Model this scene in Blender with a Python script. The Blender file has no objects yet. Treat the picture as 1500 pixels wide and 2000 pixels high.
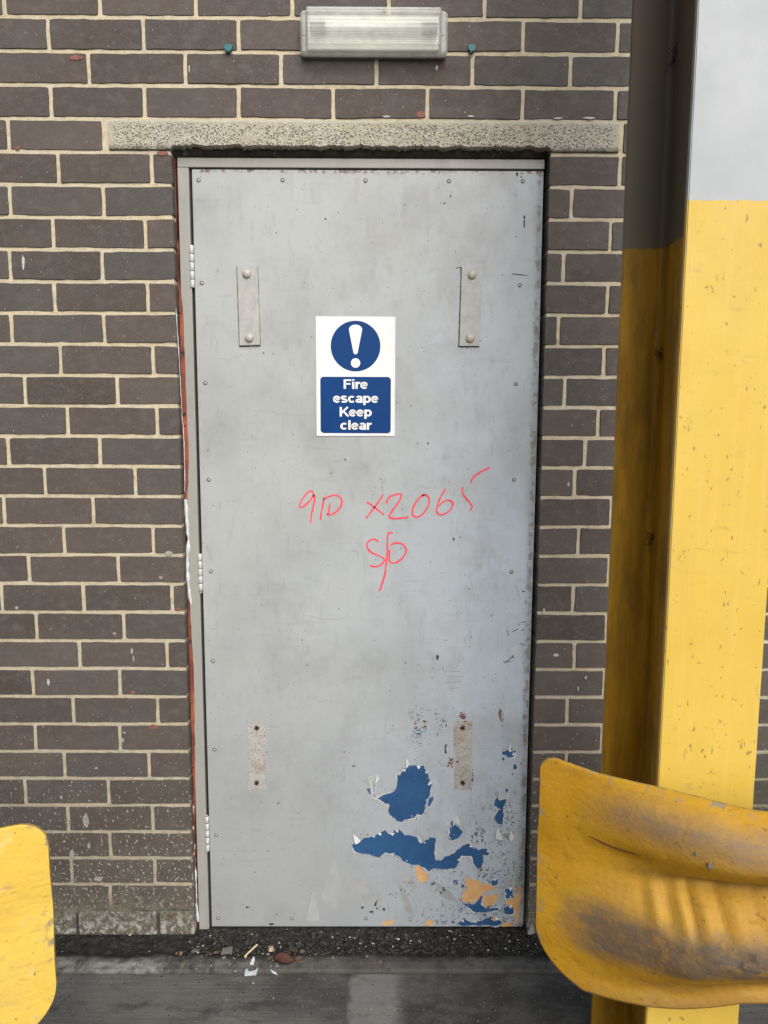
import bpy, bmesh, math, random
from mathutils import Vector, Matrix, noise as mnoise
from mathutils.geometry import tessellate_polygon
random.seed(11)
PI = math.pi
scene = bpy.context.scene
COL = scene.collection

# ------------------------------------------------------------------ camera
F_PX, PITCH, YAW, ROLL, CAM_Z, CAM_D = 1358.43, 0.113894, 0.0046318, 0.0035752, 1.36189, 1.75027
cp, sp, cy, sy, cr, sr = math.cos(PITCH), math.sin(PITCH), math.cos(YAW), math.sin(YAW), math.cos(ROLL), math.sin(ROLL)
FWD = Vector((sy*cp, cy*cp, -sp)); RT0 = Vector((cy, -sy, 0)); UP0 = RT0.cross(FWD)
RT = RT0*cr + UP0*sr; UP = UP0*cr - RT0*sr
EYE = Vector((0, -CAM_D, CAM_Z))
cam_data = bpy.data.cameras.new("camera"); cam = bpy.data.objects.new("camera", cam_data); COL.objects.link(cam)
m = Matrix((RT, UP, -FWD)).transposed().to_4x4(); m.translation = EYE; cam.matrix_world = m
cam_data.sensor_fit = 'VERTICAL'; cam_data.sensor_height = 24.0; cam_data.lens = 24.0*F_PX/2000
cam_data.clip_start = 0.02; cam_data.clip_end = 2000
scene.camera = cam

def ray(px, py): return RT*((px-750)/F_PX) - UP*((py-1000)/F_PX) + FWD
def P(px, py, Y=0.0):                       # measured point -> place on the upright plane at depth Y
    d = ray(px, py); return EYE + d*((Y+CAM_D)/d.y)
def G(px, py, Z=0.0):                       # measured point -> place on the level plane at height Z
    d = ray(px, py); return EYE + d*((Z-CAM_Z)/d.z)

# ------------------------------------------------------------------ light
SUN_EL, SUN_AZ = math.radians(40), math.radians(16)      # azimuth measured from straight behind the camera towards its right
world = bpy.data.worlds.new("World"); scene.world = world; world.use_nodes = True
wn = world.node_tree.nodes; wl = world.node_tree.links
sky = wn.new('ShaderNodeTexSky'); sky.sky_type = 'NISHITA'; sky.sun_disc = False
sky.sun_elevation = SUN_EL; sky.sun_rotation = PI - SUN_AZ
sky.air_density = 1.0; sky.dust_density = 2.5; sky.ozone_density = 1.0
wl.new(sky.outputs[0], wn['Background'].inputs[0]); wn['Background'].inputs[1].default_value = 0.10
sun_d = bpy.data.lights.new("sun", 'SUN'); sun_d.energy = 1.5; sun_d.angle = math.radians(50); sun_d.color = (1.0, 0.98, 0.945)
sun = bpy.data.objects.new("sun", sun_d); COL.objects.link(sun)
sdir = Vector((math.sin(SUN_AZ)*math.cos(SUN_EL), -math.cos(SUN_AZ)*math.cos(SUN_EL), math.sin(SUN_EL)))
sun.rotation_euler = (-sdir).to_track_quat('-Z', 'Y').to_euler(); sun.location = (1.5, -3, 4)
vs = scene.view_settings; vs.view_transform = 'Standard'; vs.look = 'None'; vs.gamma = 1.0; vs.use_curve_mapping = False
vs.exposure = 1.0

# ------------------------------------------------------------------ node helpers
class Mat:
    def __init__(s, name, rough=0.6, spec=0.4):
        s.m = bpy.data.materials.new(name); s.m.use_nodes = True; s.t = s.m.node_tree
        s.b = s.t.nodes['Principled BSDF']; s.b.inputs['Roughness'].default_value = rough
        s.b.inputs['Specular IOR Level'].default_value = spec
        s.tc = s.t.nodes.new('ShaderNodeTexCoord'); s.obj = s.tc.outputs['Object']
    def link(s, a, b):
        if hasattr(a, 'is_output'): s.t.links.new(a, b)
        elif isinstance(a, (tuple, list)):
            b.default_value = tuple(a) if len(b.default_value) == len(a) else (*a, 1.0)
        else: b.default_value = a
    def mapv(s, scale=(1, 1, 1), loc=(0, 0, 0), vec=None, rotz=0.0):
        n = s.t.nodes.new('ShaderNodeMapping'); s.link(vec or s.obj, n.inputs[0])
        n.inputs['Scale'].default_value = scale; n.inputs['Location'].default_value = loc; n.inputs['Rotation'].default_value = (0, 0, rotz); return n.outputs[0]
    def noise(s, scale, detail=4, rough=0.55, vec=None, dist=0.0):
        n = s.t.nodes.new('ShaderNodeTexNoise'); s.link(vec or s.obj, n.inputs['Vector'])
        n.inputs['Scale'].default_value = scale; n.inputs['Detail'].default_value = detail
        n.inputs['Roughness'].default_value = rough; n.inputs['Distortion'].default_value = dist
        return n.outputs['Fac']
    def voro(s, scale, vec=None, feat='F1', rand=1.0):
        n = s.t.nodes.new('ShaderNodeTexVoronoi'); n.feature = feat; s.link(vec or s.obj, n.inputs['Vector'])
        n.inputs['Scale'].default_value = scale; n.inputs['Randomness'].default_value = rand
        return n.outputs['Distance']
    def math(s, op, a, b=0.0, clamp=False):
        n = s.t.nodes.new('ShaderNodeMath'); n.operation = op; n.use_clamp = clamp
        s.link(a, n.inputs[0]); s.link(b, n.inputs[1]); return n.outputs[0]
    def rng(s, v, a, b, c=0.0, d=1.0):
        n = s.t.nodes.new('ShaderNodeMapRange'); n.clamp = True; s.link(v, n.inputs[0])
        for i, x in enumerate((a, b, c, d)): s.link(x, n.inputs[i+1])
        return n.outputs[0]
    def mix(s, f, a, b, mode='MIX'):
        n = s.t.nodes.new('ShaderNodeMix'); n.data_type = 'RGBA'; n.blend_type = mode
        s.link(f, n.inputs[0]); s.link(a, n.inputs[6]); s.link(b, n.inputs[7]); return n.outputs[2]
    def xyz(s, vec=None):
        n = s.t.nodes.new('ShaderNodeSeparateXYZ'); s.link(vec or s.obj, n.inputs[0]); return n.outputs
    def attr(s, name):
        n = s.t.nodes.new('ShaderNodeAttribute'); n.attribute_name = name; return n
    def bump(s, h, strength=0.3, dist=0.002, prev=None):
        n = s.t.nodes.new('ShaderNodeBump'); s.link(h, n.inputs['Height']); n.inputs['Strength'].default_value = strength
        n.inputs['Distance'].default_value = dist
        if prev: s.link(prev, n.inputs['Normal'])
        return n.outputs[0]
    def out(s, col=None, rough=None, normal=None, metal=None):
        if col is not None: s.link(col, s.b.inputs['Base Color'])
        if rough is not None: s.link(rough, s.b.inputs['Roughness'])
        if normal is not None: s.link(normal, s.b.inputs['Normal'])
        if metal is not None: s.link(metal, s.b.inputs['Metallic'])
        return s.m

def mottled(name, a, b, scale=40, rough=0.6, bumpd=0.0008, spec=0.4, speck=None, speck_n=0.72, sscale=350, metal=0.0):
    k = Mat(name, rough, spec); n = k.noise(scale, 6, 0.62); c = k.mix(k.rng(n, 0.33, 0.67), a, b)
    if speck: c = k.mix(k.rng(k.noise(sscale, 2, 0.5), speck_n, speck_n+0.04), c, speck)
    return k.out(c, normal=k.bump(k.noise(scale*5, 4), 0.4, bumpd), metal=metal)

# ---- brick: per-brick tone carried by a face attribute, spatter, lime and algae
k = Mat("brown_brick", 0.75, 0.3)
x, y, z = k.xyz(); tone = k.attr('tone').outputs['Fac']
c = k.mix(tone, (0.058, 0.047, 0.039), (0.108, 0.086, 0.073))
hue = k.attr('hue').outputs['Fac']
c = k.mix(k.rng(hue, 0.55, 1.0, 0, 0.8), c, (0.074, 0.074, 0.069)); c = k.mix(k.rng(hue, 0.35, 0.0, 0, 0.6), c, (0.098, 0.070, 0.066))
c = k.mix(k.rng(k.noise(4, 5, 0.6, k.mapv((1, 1, 2), (1, 6, 2))), 0.45, 0.70, 0, 0.45), c, (0.120, 0.108, 0.098))
c = k.mix(k.rng(k.noise(9, 4), 0.35, 0.65), c, k.mix(0.5, c, (0.070, 0.066, 0.062)))
c = k.mix(k.rng(k.noise(260, 3, 0.7), 0.50, 0.70, 0, 0.55), c, (0.14, 0.125, 0.11))
c = k.mix(k.rng(k.noise(330, 2, 0.6, k.mapv(loc=(3, 1, 5))), 0.60, 0.70, 0, 0.6), c, (0.028, 0.022, 0.018))
c = k.mix(k.rng(k.noise(45, 6, 0.72, k.mapv((0.7, 1, 1), (2, 7, 7))), 0.50, 0.68, 0, 0.55), c, (0.135, 0.120, 0.108))
c = k.mix(k.rng(k.noise(22, 3, 0.6, k.mapv(loc=(7, 1, 5))), 0.60, 0.75, 0, 0.5), c, (0.085, 0.055, 0.042))
# lime and paint spatter: sparse everywhere, dense on the lowest courses
low = k.rng(z, 0.70, 0.10)
spat = k.noise(150, 2, 0.55, k.mapv((1, 1, 0.75)))
c = k.mix(k.rng(k.math('ADD', spat, k.math('MULTIPLY', low, 0.125)), 0.715, 0.745, 0, 0.85), c, (0.42, 0.40, 0.35))
base = k.rng(k.math('ADD', z, k.math('MULTIPLY', k.noise(14, 4), 0.12)), 0.21, 0.13)
c = k.mix(k.math('MULTIPLY', base, k.rng(k.noise(60, 5, 0.7), 0.42, 0.62, 0, 0.75)), c, (0.165, 0.175, 0.115))
gr = k.rng(k.math('ADD', z, k.math('MULTIPLY', k.noise(6, 5, 0.6), 0.5)), 0.75, 0.30)
c = k.mix(k.math('MULTIPLY', gr, k.rng(k.noise(25, 6, 0.7, k.mapv((1.4, 1, 0.6))), 0.45, 0.70, 0, 0.6)), c, (0.125, 0.125, 0.092))
c = k.mix(k.math('MULTIPLY', k.rng(z, 0.09, 0.02), k.rng(k.noise(45, 5, 0.7), 0.50, 0.58, 0, 0.8)), c, (0.42, 0.42, 0.40))
alg = k.math('MULTIPLY', k.rng(x, 0.40, 0.55), k.rng(k.math('ADD', z, k.math('MULTIPLY', k.noise(5), 0.3)), 0.80, 0.45))
c = k.mix(k.math('MULTIPLY', alg, k.rng(k.noise(20, 5, 0.6), 0.30, 0.62, 0.15, 0.8)), c, (0.055, 0.065, 0.030))
nb = k.bump(k.noise(420, 3, 0.6), 0.5, 0.0012); nb = k.bump(k.noise(60, 3), 0.3, 0.0015, nb)
BRICK = k.out(c, k.rng(k.noise(30), 0.3, 0.7, 0.6, 0.85), nb)

k = Mat("cream_mortar", 0.9, 0.2)
x, y, z = k.xyz()
c = k.mix(k.rng(k.noise(6, 4), 0.35, 0.65), (0.55, 0.475, 0.32), (0.54, 0.485, 0.37))
c = k.mix(k.rng(k.noise(90, 4, 0.65), 0.48, 0.70, 0, 0.6), c, (0.34, 0.295, 0.22))
c = k.mix(k.rng(k.noise(28, 5, 0.65, k.mapv(loc=(3, 5, 1))), 0.55, 0.72, 0, 0.5), c, (0.24, 0.215, 0.17))
dirt = k.rng(k.math('ADD', z, k.math('MULTIPLY', k.noise(7, 4), 0.5)), 1.55, 0.45)
c = k.mix(k.math('MULTIPLY', dirt, k.rng(k.noise(40, 5, 0.6), 0.25, 0.7, 0.2, 0.8)), c, (0.22, 0.21, 0.175))
c = k.mix(k.rng(k.math('ADD', z, k.math('MULTIPLY', k.noise(20, 4), 0.08)), 0.165, 0.10), c, (0.06, 0.06, 0.05))
alg = k.math('MULTIPLY', k.rng(x, 0.50, 0.75), k.rng(k.math('ADD', z, k.math('MULTIPLY', k.noise(5), 0.3)), 0.80, 0.40))
c = k.mix(k.math('MULTIPLY', alg, 0.75), c, (0.09, 0.10, 0.05))
MORTAR = k.out(c, normal=k.bump(k.noise(300, 4, 0.7), 0.7, 0.002))

k = Mat("pitted_concrete", 0.9, 0.2)
x, y, z = k.xyz()
c = k.mix(k.rng(k.noise(5, 4), 0.35, 0.65), (0.47, 0.435, 0.325), (0.47, 0.45, 0.375))
c = k.mix(k.rng(k.noise(3, 5, 0.65, k.mapv((3, 1, 1), (3, 3, 3))), 0.48, 0.66, 0, 0.5), c, (0.37, 0.345, 0.27))
c = k.mix(k.rng(k.noise(60, 5, 0.7), 0.45, 0.7, 0, 0.5), c, (0.36, 0.35, 0.29))
band = k.math('MULTIPLY', k.rng(z, 2.092, 2.080), k.math('MULTIPLY', k.rng(x, 0.562, 0.548), k.rng(x, -0.645, -0.625)))
pit = k.math('MULTIPLY', band, k.rng(k.math('SUBTRACT', k.voro(165), k.math('MULTIPLY', k.noise(25, 3), 0.55)), 0.10, -0.06))
pit2 = k.math('MULTIPLY', band, k.rng(k.noise(190, 3, 0.6), 0.62, 0.76, 0, 0.5))
c = k.mix(k.math('MAXIMUM', pit, pit2), c, (0.30, 0.285, 0.23))
c = k.mix(k.math('MULTIPLY', band, k.rng(k.noise(210, 2, 0.5, k.mapv(loc=(4, 4, 4))), 0.60, 0.66, 0, 0.7)), c, (0.56, 0.55, 0.49))
c = k.mix(k.rng(k.math('ADD', z, k.math('MULTIPLY', k.noise(30, 3), 0.02)), 2.052, 2.042, 0, 0.75), c, (0.10, 0.095, 0.075))
LINTEL = k.out(c, normal=k.bump(k.math('SUBTRACT', k.noise(200, 4, 0.7), k.math('MULTIPLY', k.math('MAXIMUM', pit, pit2), 1.5)), 1.0, 0.004))

def grey_paint(name, warm=(0.375, 0.397, 0.395), cool=(0.415, 0.475, 0.535), scuffs=True):
    k = Mat(name, 0.42, 0.45); x, y, z = k.xyz()
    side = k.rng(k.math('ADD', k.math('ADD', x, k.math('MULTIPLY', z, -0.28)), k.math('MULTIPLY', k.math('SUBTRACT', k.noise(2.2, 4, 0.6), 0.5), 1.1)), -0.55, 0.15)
    c = k.mix(side, warm, cool)  # cool tone towards lower right is reflected sky painted into the colour
    c = k.mix(k.rng(k.noise(4.5, 6, 0.6), 0.45, 0.72, 0, 0.55), c, (0.25, 0.26, 0.255))
    c = k.mix(k.rng(k.noise(5, 7, 0.68, k.mapv((3.0, 1, 0.7), (3, 2, 1))), 0.52, 0.75, 0, 0.40), c, (0.41, 0.43, 0.44))
    c = k.mix(k.rng(k.noise(18, 6, 0.7, k.mapv((3.0, 1, 0.8), (1, 2, 7))), 0.55, 0.75, 0, 0.42), c, (0.19, 0.195, 0.19))
    if scuffs:
        mid = k.math('MULTIPLY', k.rng(k.math('ADD', z, k.math('MULTIPLY', k.noise(3.0, 5, 0.6, k.mapv(loc=(6, 1, 3))), 0.9)), 1.35, 0.75), k.rng(k.math('ADD', x, k.math('MULTIPLY', k.noise(2.5, 4), 0.5)), 0.45, 0.10))
        c = k.mix(k.math('MULTIPLY', mid, 0.65), c, (0.265, 0.28, 0.287))
        c = k.mix(k.rng(k.noise(3.2, 6, 0.66, k.mapv((1.2, 1, 0.8), (4, 4, 9))), 0.50, 0.66, 0, 0.42), c, (0.265, 0.282, 0.288))
        c = k.mix(k.rng(k.noise(7, 7, 0.7, k.mapv((1, 1, 1), (5, 4, 2))), 0.52, 0.70, 0, 0.32), c, (0.21, 0.22, 0.222))
        c = k.mix(k.rng(k.noise(14, 6, 0.75, k.mapv((0.5, 1, 3.5), (8, 2, 7))), 0.60, 0.72, 0, 0.30), c, (0.19, 0.19, 0.18))
        c = k.mix(k.rng(k.noise(75, 3, 0.6, k.mapv(loc=(9, 9, 9))), 0.70, 0.735, 0, 0.7), c, (0.13, 0.125, 0.115))
        c = k.mix(k.rng(k.noise(130, 2, 0.5, k.mapv(loc=(2, 9, 4))), 0.74, 0.76, 0, 0.9), c, (0.05, 0.045, 0.04))
        # broken paint film towards the lower right corner of the leaf, where it is flaking
        flake = k.math('MULTIPLY', k.rng(k.math('ADD', x, k.math('MULTIPLY', k.noise(7, 3), 0.3)), 0.33, 0.52), k.rng(z, 0.55, 0.22))
        flake = k.math('MAXIMUM', flake, k.math('MULTIPLY', k.rng(x, 0.02, 0.25), k.rng(k.math('ADD', z, k.math('MULTIPLY', k.noise(9, 3), 0.2)), 0.36, 0.20)))
        n1 = k.noise(85, 4, 0.65, k.mapv((1.4, 1, 0.8)))
        c = k.mix(k.math('MULTIPLY', flake, k.rng(n1, 0.57, 0.60, 0, 0.75)), c, (0.19, 0.21, 0.205))
        c = k.mix(k.math('MULTIPLY', flake, k.rng(n1, 0.655, 0.67, 0, 0.9)), c, (0.045, 0.07, 0.11))
        c = k.mix(k.math('MULTIPLY', flake, k.rng(k.noise(95, 4, 0.65, k.mapv(loc=(5, 5, 5))), 0.60, 0.63, 0, 0.8)), c, (0.47, 0.49, 0.48))
        # rusty edge along the top of the leaf
        edge = k.math('MULTIPLY', k.rng(k.math('ADD', z, k.math('MULTIPLY', k.noise(70, 3), 0.012)), 1.9915, 1.9985), k.rng(k.noise(55, 4, 0.7), 0.50, 0.56))
        c = k.mix(k.math('MULTIPLY', edge, 0.85), c, (0.11, 0.05, 0.04))
        e2 = k.math('MULTIPLY', k.rng(k.math('ADD', x, k.math('MULTIPLY', k.noise(60, 4, 0.7), 0.03)), 0.393, 0.400), k.rng(k.noise(45, 4, 0.7), 0.48, 0.56))
        c = k.mix(k.math('MULTIPLY', e2, 0.5), c, (0.12, 0.08, 0.06))
    nb = k.bump(k.noise(9, 4), 0.15, 0.006); nb = k.bump(k.noise(260, 3), 0.2, 0.0008, nb)
    return k.out(c, k.rng(k.noise(12, 4), 0.3, 0.7, 0.36, 0.52), nb)
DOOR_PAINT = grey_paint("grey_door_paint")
FRAME_PAINT = grey_paint("grey_frame_paint", (0.30, 0.30, 0.275), (0.34, 0.34, 0.32), False)
BLUE_PAINT = mottled("old_blue_paint", (0.018, 0.070, 0.175), (0.026, 0.100, 0.235), 14, 0.45, speck=(0.20, 0.26, 0.33), speck_n=0.71)
ORANGE_FILL = mottled("orange_undercoat", (0.58, 0.31, 0.115), (0.66, 0.40, 0.19), 60, 0.7, speck=(0.20, 0.16, 0.13), speck_n=0.70)
RUST = mottled("rust", (0.11, 0.045, 0.03), (0.21, 0.075, 0.05), 150, 0.85)
BROWN_RUST = mottled("brown_rust", (0.13, 0.085, 0.05), (0.20, 0.14, 0.09), 150, 0.85)
DARK_CHIP = mottled("dark_chip", (0.030, 0.035, 0.042), (0.06, 0.065, 0.075), 90, 0.7)
FLAKE = mottled("paint_flake", (0.46, 0.48, 0.47), (0.60, 0.62, 0.61), 90, 0.55)
SMEAR = mottled("pale_smear", (0.285, 0.30, 0.303), (0.385, 0.40, 0.40), 14, 0.45)
SCUFF = mottled("grey_scuff", (0.20, 0.205, 0.20), (0.29, 0.30, 0.30), 120, 0.55)
k = Mat("bare_plate_primer", 0.7, 0.3)
c = k.mix(k.rng(k.noise(50, 5), 0.35, 0.65), (0.33, 0.335, 0.32), (0.40, 0.40, 0.38))
c = k.mix(k.rng(k.noise(16, 5, 0.7), 0.50, 0.66, 0, 0.7), c, (0.28, 0.21, 0.15))
c = k.mix(k.rng(k.noise(220, 2, 0.5), 0.60, 0.66), c, (0.10, 0.055, 0.035))
c = k.mix(k.rng(k.noise(330, 2, 0.5, k.mapv(loc=(3, 3, 3))), 0.64, 0.68), c, (0.24, 0.12, 0.06))
PRIMER = k.out(c)
HOLE = mottled("dark_hole", (0.008, 0.006, 0.005), (0.02, 0.012, 0.008), 200, 0.9)
GAP_SHADE = mottled("gap_shade", (0.008, 0.007, 0.006), (0.022, 0.019, 0.016), 60, 0.9)  # near black, stands for the shade inside narrow gaps
STRAP = mottled("grey_strap_paint", (0.33, 0.335, 0.32), (0.41, 0.415, 0.40), 50, 0.45, speck=(0.17, 0.14, 0.12), speck_n=0.70)
BOLT = mottled("worn_bolt_paint", (0.36, 0.34, 0.29), (0.47, 0.45, 0.39), 160, 0.4, speck=(0.22, 0.12, 0.08), speck_n=0.64, sscale=130)
SCREW = mottled("screw_steel", (0.30, 0.30, 0.29), (0.42, 0.42, 0.41), 300, 0.4, speck=(0.10, 0.05, 0.04), speck_n=0.62, sscale=300)
HINGE = mottled("pale_hinge_paint", (0.46, 0.47, 0.455), (0.60, 0.61, 0.59), 120, 0.4, speck=(0.2, 0.19, 0.18), speck_n=0.73)
RED_UNDERCOAT = mottled("red_oxide_undercoat", (0.085, 0.024, 0.015), (0.34, 0.090, 0.042), 12, 0.7, speck=(0.04, 0.015, 0.012), speck_n=0.64, sscale=60)
WHITE_SEAL = mottled("white_sealant", (0.42, 0.44, 0.45), (0.66, 0.69, 0.70), 50, 0.4)
SIGN_WHITE = mottled("sign_white", (0.68, 0.70, 0.70), (0.80, 0.81, 0.80), 9, 0.25, bumpd=0.0001, spec=0.5)
SIGN_BLUE = mottled("sign_blue", (0.001, 0.040, 0.165), (0.002, 0.046, 0.185), 20, 0.35, bumpd=0.0001, spec=0.15)
RED_MARKER = mottled("red_marker", (0.80, 0.055, 0.085), (0.84, 0.075, 0.105), 60, 0.6)
TEAL = mottled("teal_plastic", (0.006, 0.11, 0.13), (0.012, 0.17, 0.19), 80, 0.5)
PINK_DAB = mottled("pink_paint_dab", (0.14, 0.060, 0.050), (0.28, 0.105, 0.085), 120, 0.7)
LIME = mottled("lime_splash", (0.24, 0.235, 0.20), (0.36, 0.35, 0.31), 90, 0.8)
WHITE_DAB = mottled("white_paint_dab", (0.34, 0.33, 0.31), (0.55, 0.54, 0.52), 90, 0.6)

# ------------------------------------------------------------------ object helpers
def link(name, me, parent=None, mats=()):
    o = bpy.data.objects.new(name, me); COL.objects.link(o)
    if me is not None:
        for mm in mats: me.materials.append(mm)
    if parent: o.parent = parent
    return o
def obj(name, bm, mats, parent=None, smooth=False):
    me = bpy.data.meshes.new(name); bm.normal_update()
    if smooth:
        for f in bm.faces: f.smooth = True
    bm.to_mesh(me); bm.free()
    return link(name, me, parent, mats if isinstance(mats, (list, tuple)) else (mats,))
def empty(name, loc):
    o = bpy.data.objects.new(name, None); o.location = loc; o.empty_display_size = 0.05; COL.objects.link(o)
    return o
def hold(child, parent):                     # meshes are written in world metres; undo the parent's place
    child.parent = parent; child.location = -Vector(parent.location); return child
def tag(o, label, cat, group=None):
    o['label'] = label; o['category'] = cat
    if group: o['group'] = group
    return o
def box(bm, x0, x1, y0, y1, z0, z1, bev=0.0, mi=0):
    r = bmesh.ops.create_cube(bm, size=1.0)['verts']
    for v in r: v.co = Vector(((x0+x1)/2+v.co.x*(x1-x0), (y0+y1)/2+v.co.y*(y1-y0), (z0+z1)/2+v.co.z*(z1-z0)))
    fs = list({f for v in r for f in v.link_faces})
    if bev:
        es = list({e for v in r for e in v.link_edges})
        q = bmesh.ops.bevel(bm, geom=es, offset=bev, segments=2, affect='EDGES', profile=0.6)
        fs = list({f for f in bm.faces if f.is_valid and (f in fs or f in q['faces'])})
    for f in fs:
        if f.is_valid: f.material_index = mi
def rough_loop(pts, amp=0.0012, step=0.005, seed=0):  # closed outline with a broken, flaky edge
    out = []
    n = len(pts)
    for i in range(n):
        a, b = Vector(pts[i]), Vector(pts[(i+1) % n]); L = (b-a).length; q = max(1, int(L/step))
        for j in range(q):
            p = a.lerp(b, j/q)
            w = mnoise.noise_vector(p*90+Vector((seed, 0, 0)))*amp*1.6 + mnoise.noise_vector(p*310+Vector((0, seed, 0)))*amp
            out.append(Vector((p.x+w.x, p.y, p.z+w.z)))
    return out
def plate(bm, pts, y_out, thick, mi=0):      # flat plate with an outline in x,z; front at y_out, facing -y
    fr = [bm.verts.new((p[0], y_out, p[-1])) for p in pts]; bk = [bm.verts.new((p[0], y_out+thick, p[-1])) for p in pts]
    A = sum(pts[i][0]*pts[(i+1) % len(pts)][-1]-pts[(i+1) % len(pts)][0]*pts[i][-1] for i in range(len(pts)))
    if A < 0: fr.reverse(); bk.reverse()
    f = bm.faces.new(fr); f.material_index = mi
    n = len(fr)
    for i in range(n):
        q = bm.faces.new((fr[i], bk[i], bk[(i+1) % n], fr[(i+1) % n])); q.material_index = mi
    if n > 4:                                        # explicit triangles, so that concave outlines stay exact
        tris = tessellate_polygon([[Vector((v.co.x, v.co.z, 0)) for v in fr]]); bm.faces.remove(f)
        for t in tris:
            (x1, z1), (x2, z2), (x3, z3) = [(fr[q].co.x, fr[q].co.z) for q in t]
            d_ = (x2-x1)*(z3-z1)-(x3-x1)*(z2-z1)
            if abs(d_) < 1e-12: continue
            try: g_ = bm.faces.new([fr[q] for q in (t if d_ > 0 else t[::-1])])
            except ValueError: continue
            g_.material_index = mi
def tube(bm, pts, rad, seg=8, mi=0, flat=1.0):
    pts = [Vector(p) for p in pts]; rings = []
    for i, p in enumerate(pts):
        t = (pts[min(i+1, len(pts)-1)]-pts[max(i-1, 0)]).normalized()
        u = t.cross(Vector((0, 1, 0))); u = u.normalized() if u.length > 1e-4 else Vector((1, 0, 0)); w = t.cross(u).normalized()
        r = rad[i] if isinstance(rad, (list, tuple)) else rad
        rings.append([bm.verts.new(p+u*math.cos(a)*r+w*math.sin(a)*r*flat) for a in (2*PI*j/seg for j in range(seg))])
    for a, b in zip(rings, rings[1:]):
        for j in range(seg):
            f = bm.faces.new((a[j], b[j], b[(j+1) % seg], a[(j+1) % seg])); f.material_index = mi
    for r in (rings[0][::-1], rings[-1]):
        f = bm.faces.new(r); f.material_index = mi
def ribbon(bm, pts, w, y, mi=0):             # brush stroke lying on the upright plane y
    pts = [Vector((p[0], y, p[-1])) for p in pts]; L = []; R_ = []
    for i, p in enumerate(pts):
        t = (pts[min(i+1, len(pts)-1)]-pts[max(i-1, 0)]).normalized(); n = Vector((-t.z, 0, t.x))
        ww = w*(0.85+0.3*mnoise.noise(p*60)); ww *= 0.75 if i in (0, len(pts)-1) else 1
        L.append(bm.verts.new(p+n*ww/2)); R_.append(bm.verts.new(p-n*ww/2))
    for i in range(len(pts)-1):
        f = bm.faces.new((R_[i], R_[i+1], L[i+1], L[i])); f.material_index = mi
def catmull(pts, n=6):
    pts = [Vector(p) for p in pts]; o = []
    for i in range(len(pts)-1):
        p0, p1, p2, p3 = pts[max(i-1, 0)], pts[i], pts[i+1], pts[min(i+2, len(pts)-1)]
        for j in range(n):
            t = j/n
            o.append(0.5*((2*p1)+(p2-p0)*t+(2*p0-5*p1+4*p2-p3)*t*t+(3*p1-p0-3*p2+p3)*t**3))
    o.append(pts[-1]); return o
def dome(bm, c, r, h, seg=14, rings=4, mi=0):   # rounded head bulging towards -y
    prev = [bm.verts.new((c[0]+r*math.cos(2*PI*j/seg), c[1], c[2]+r*math.sin(2*PI*j/seg))) for j in range(seg)]
    for i in range(1, rings):
        a = i/rings*PI/2; rr = r*math.cos(a); yy = c[1]-h*math.sin(a)
        cur = [bm.verts.new((c[0]+rr*math.cos(2*PI*j/seg), yy, c[2]+rr*math.sin(2*PI*j/seg))) for j in range(seg)]
        for j in range(seg):
            f = bm.faces.new((prev[j], prev[(j+1) % seg], cur[(j+1) % seg], cur[j])); f.material_index = mi; f.smooth = True
        prev = cur
    t = bm.verts.new((c[0], c[1]-h, c[2]))
    for j in range(seg):
        f = bm.faces.new((prev[j], prev[(j+1) % seg], t)); f.material_index = mi; f.smooth = True

# ------------------------------------------------------------------ brick wall
LINES = [35,102,168,232,295,359,422,484,545,609,671,734,795,854,912,971,1027,1084,1140,1196,1251,1306,1360,1415,1469,1522,1576,1628,1678,1727,1776,1822]
JOINTS = {-1:[8,194,382,571,760,947,1135],0:[94,280,466,651,837,1022,1207],1:[173,362,549,735,923,1115],2:[99,282,466,651,835,1021,1203],
3:[16],4:[114,296],5:[19,202],6:[103,284],7:[19,199],8:[106,288],9:[22,203],10:[118,299],11:[49,229],12:[132,307],13:[16,195],14:[88,264],15:[8,182],16:[125,299],17:[56,231],18:[3,163,336],19:[71,242],20:[155,326],21:[64,234],22:[143,308],23:[69,234],24:[126,291],25:[49,212],26:[133,298],27:[58,215],28:[140,302],29:[60,215],30:[151,309]}
RJ = {3:[],4:[1212],5:[1117],6:[1193],7:[1101],8:[1187],9:[1091],10:[1180],11:[1103],12:[1169],13:[1057],14:[1123],15:[],16:[1130],17:[],18:[1120],19:[],20:[1122],21:[],22:[1108],23:[],24:[1106]}
OP_L, OP_R, OP_T = -0.503, 0.4025, 2.029
LIN_L, LIN_R = -0.650, 0.566
WALL_L, WALL_R, WALL_T = -3.0, 3.0, 3.30
def course_z(kk): return 2.325-0.075*kk          # top bed joint of course kk
wall = tag(empty("brick_wall", (0, 0.1, 0)), "dark brown brick wall with thick cream mortar joints around the grey door", "wall")
bm = bmesh.new(); tone_l = bm.faces.layers.float.new('tone'); hue_l = bm.faces.layers.float.new('hue')
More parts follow.
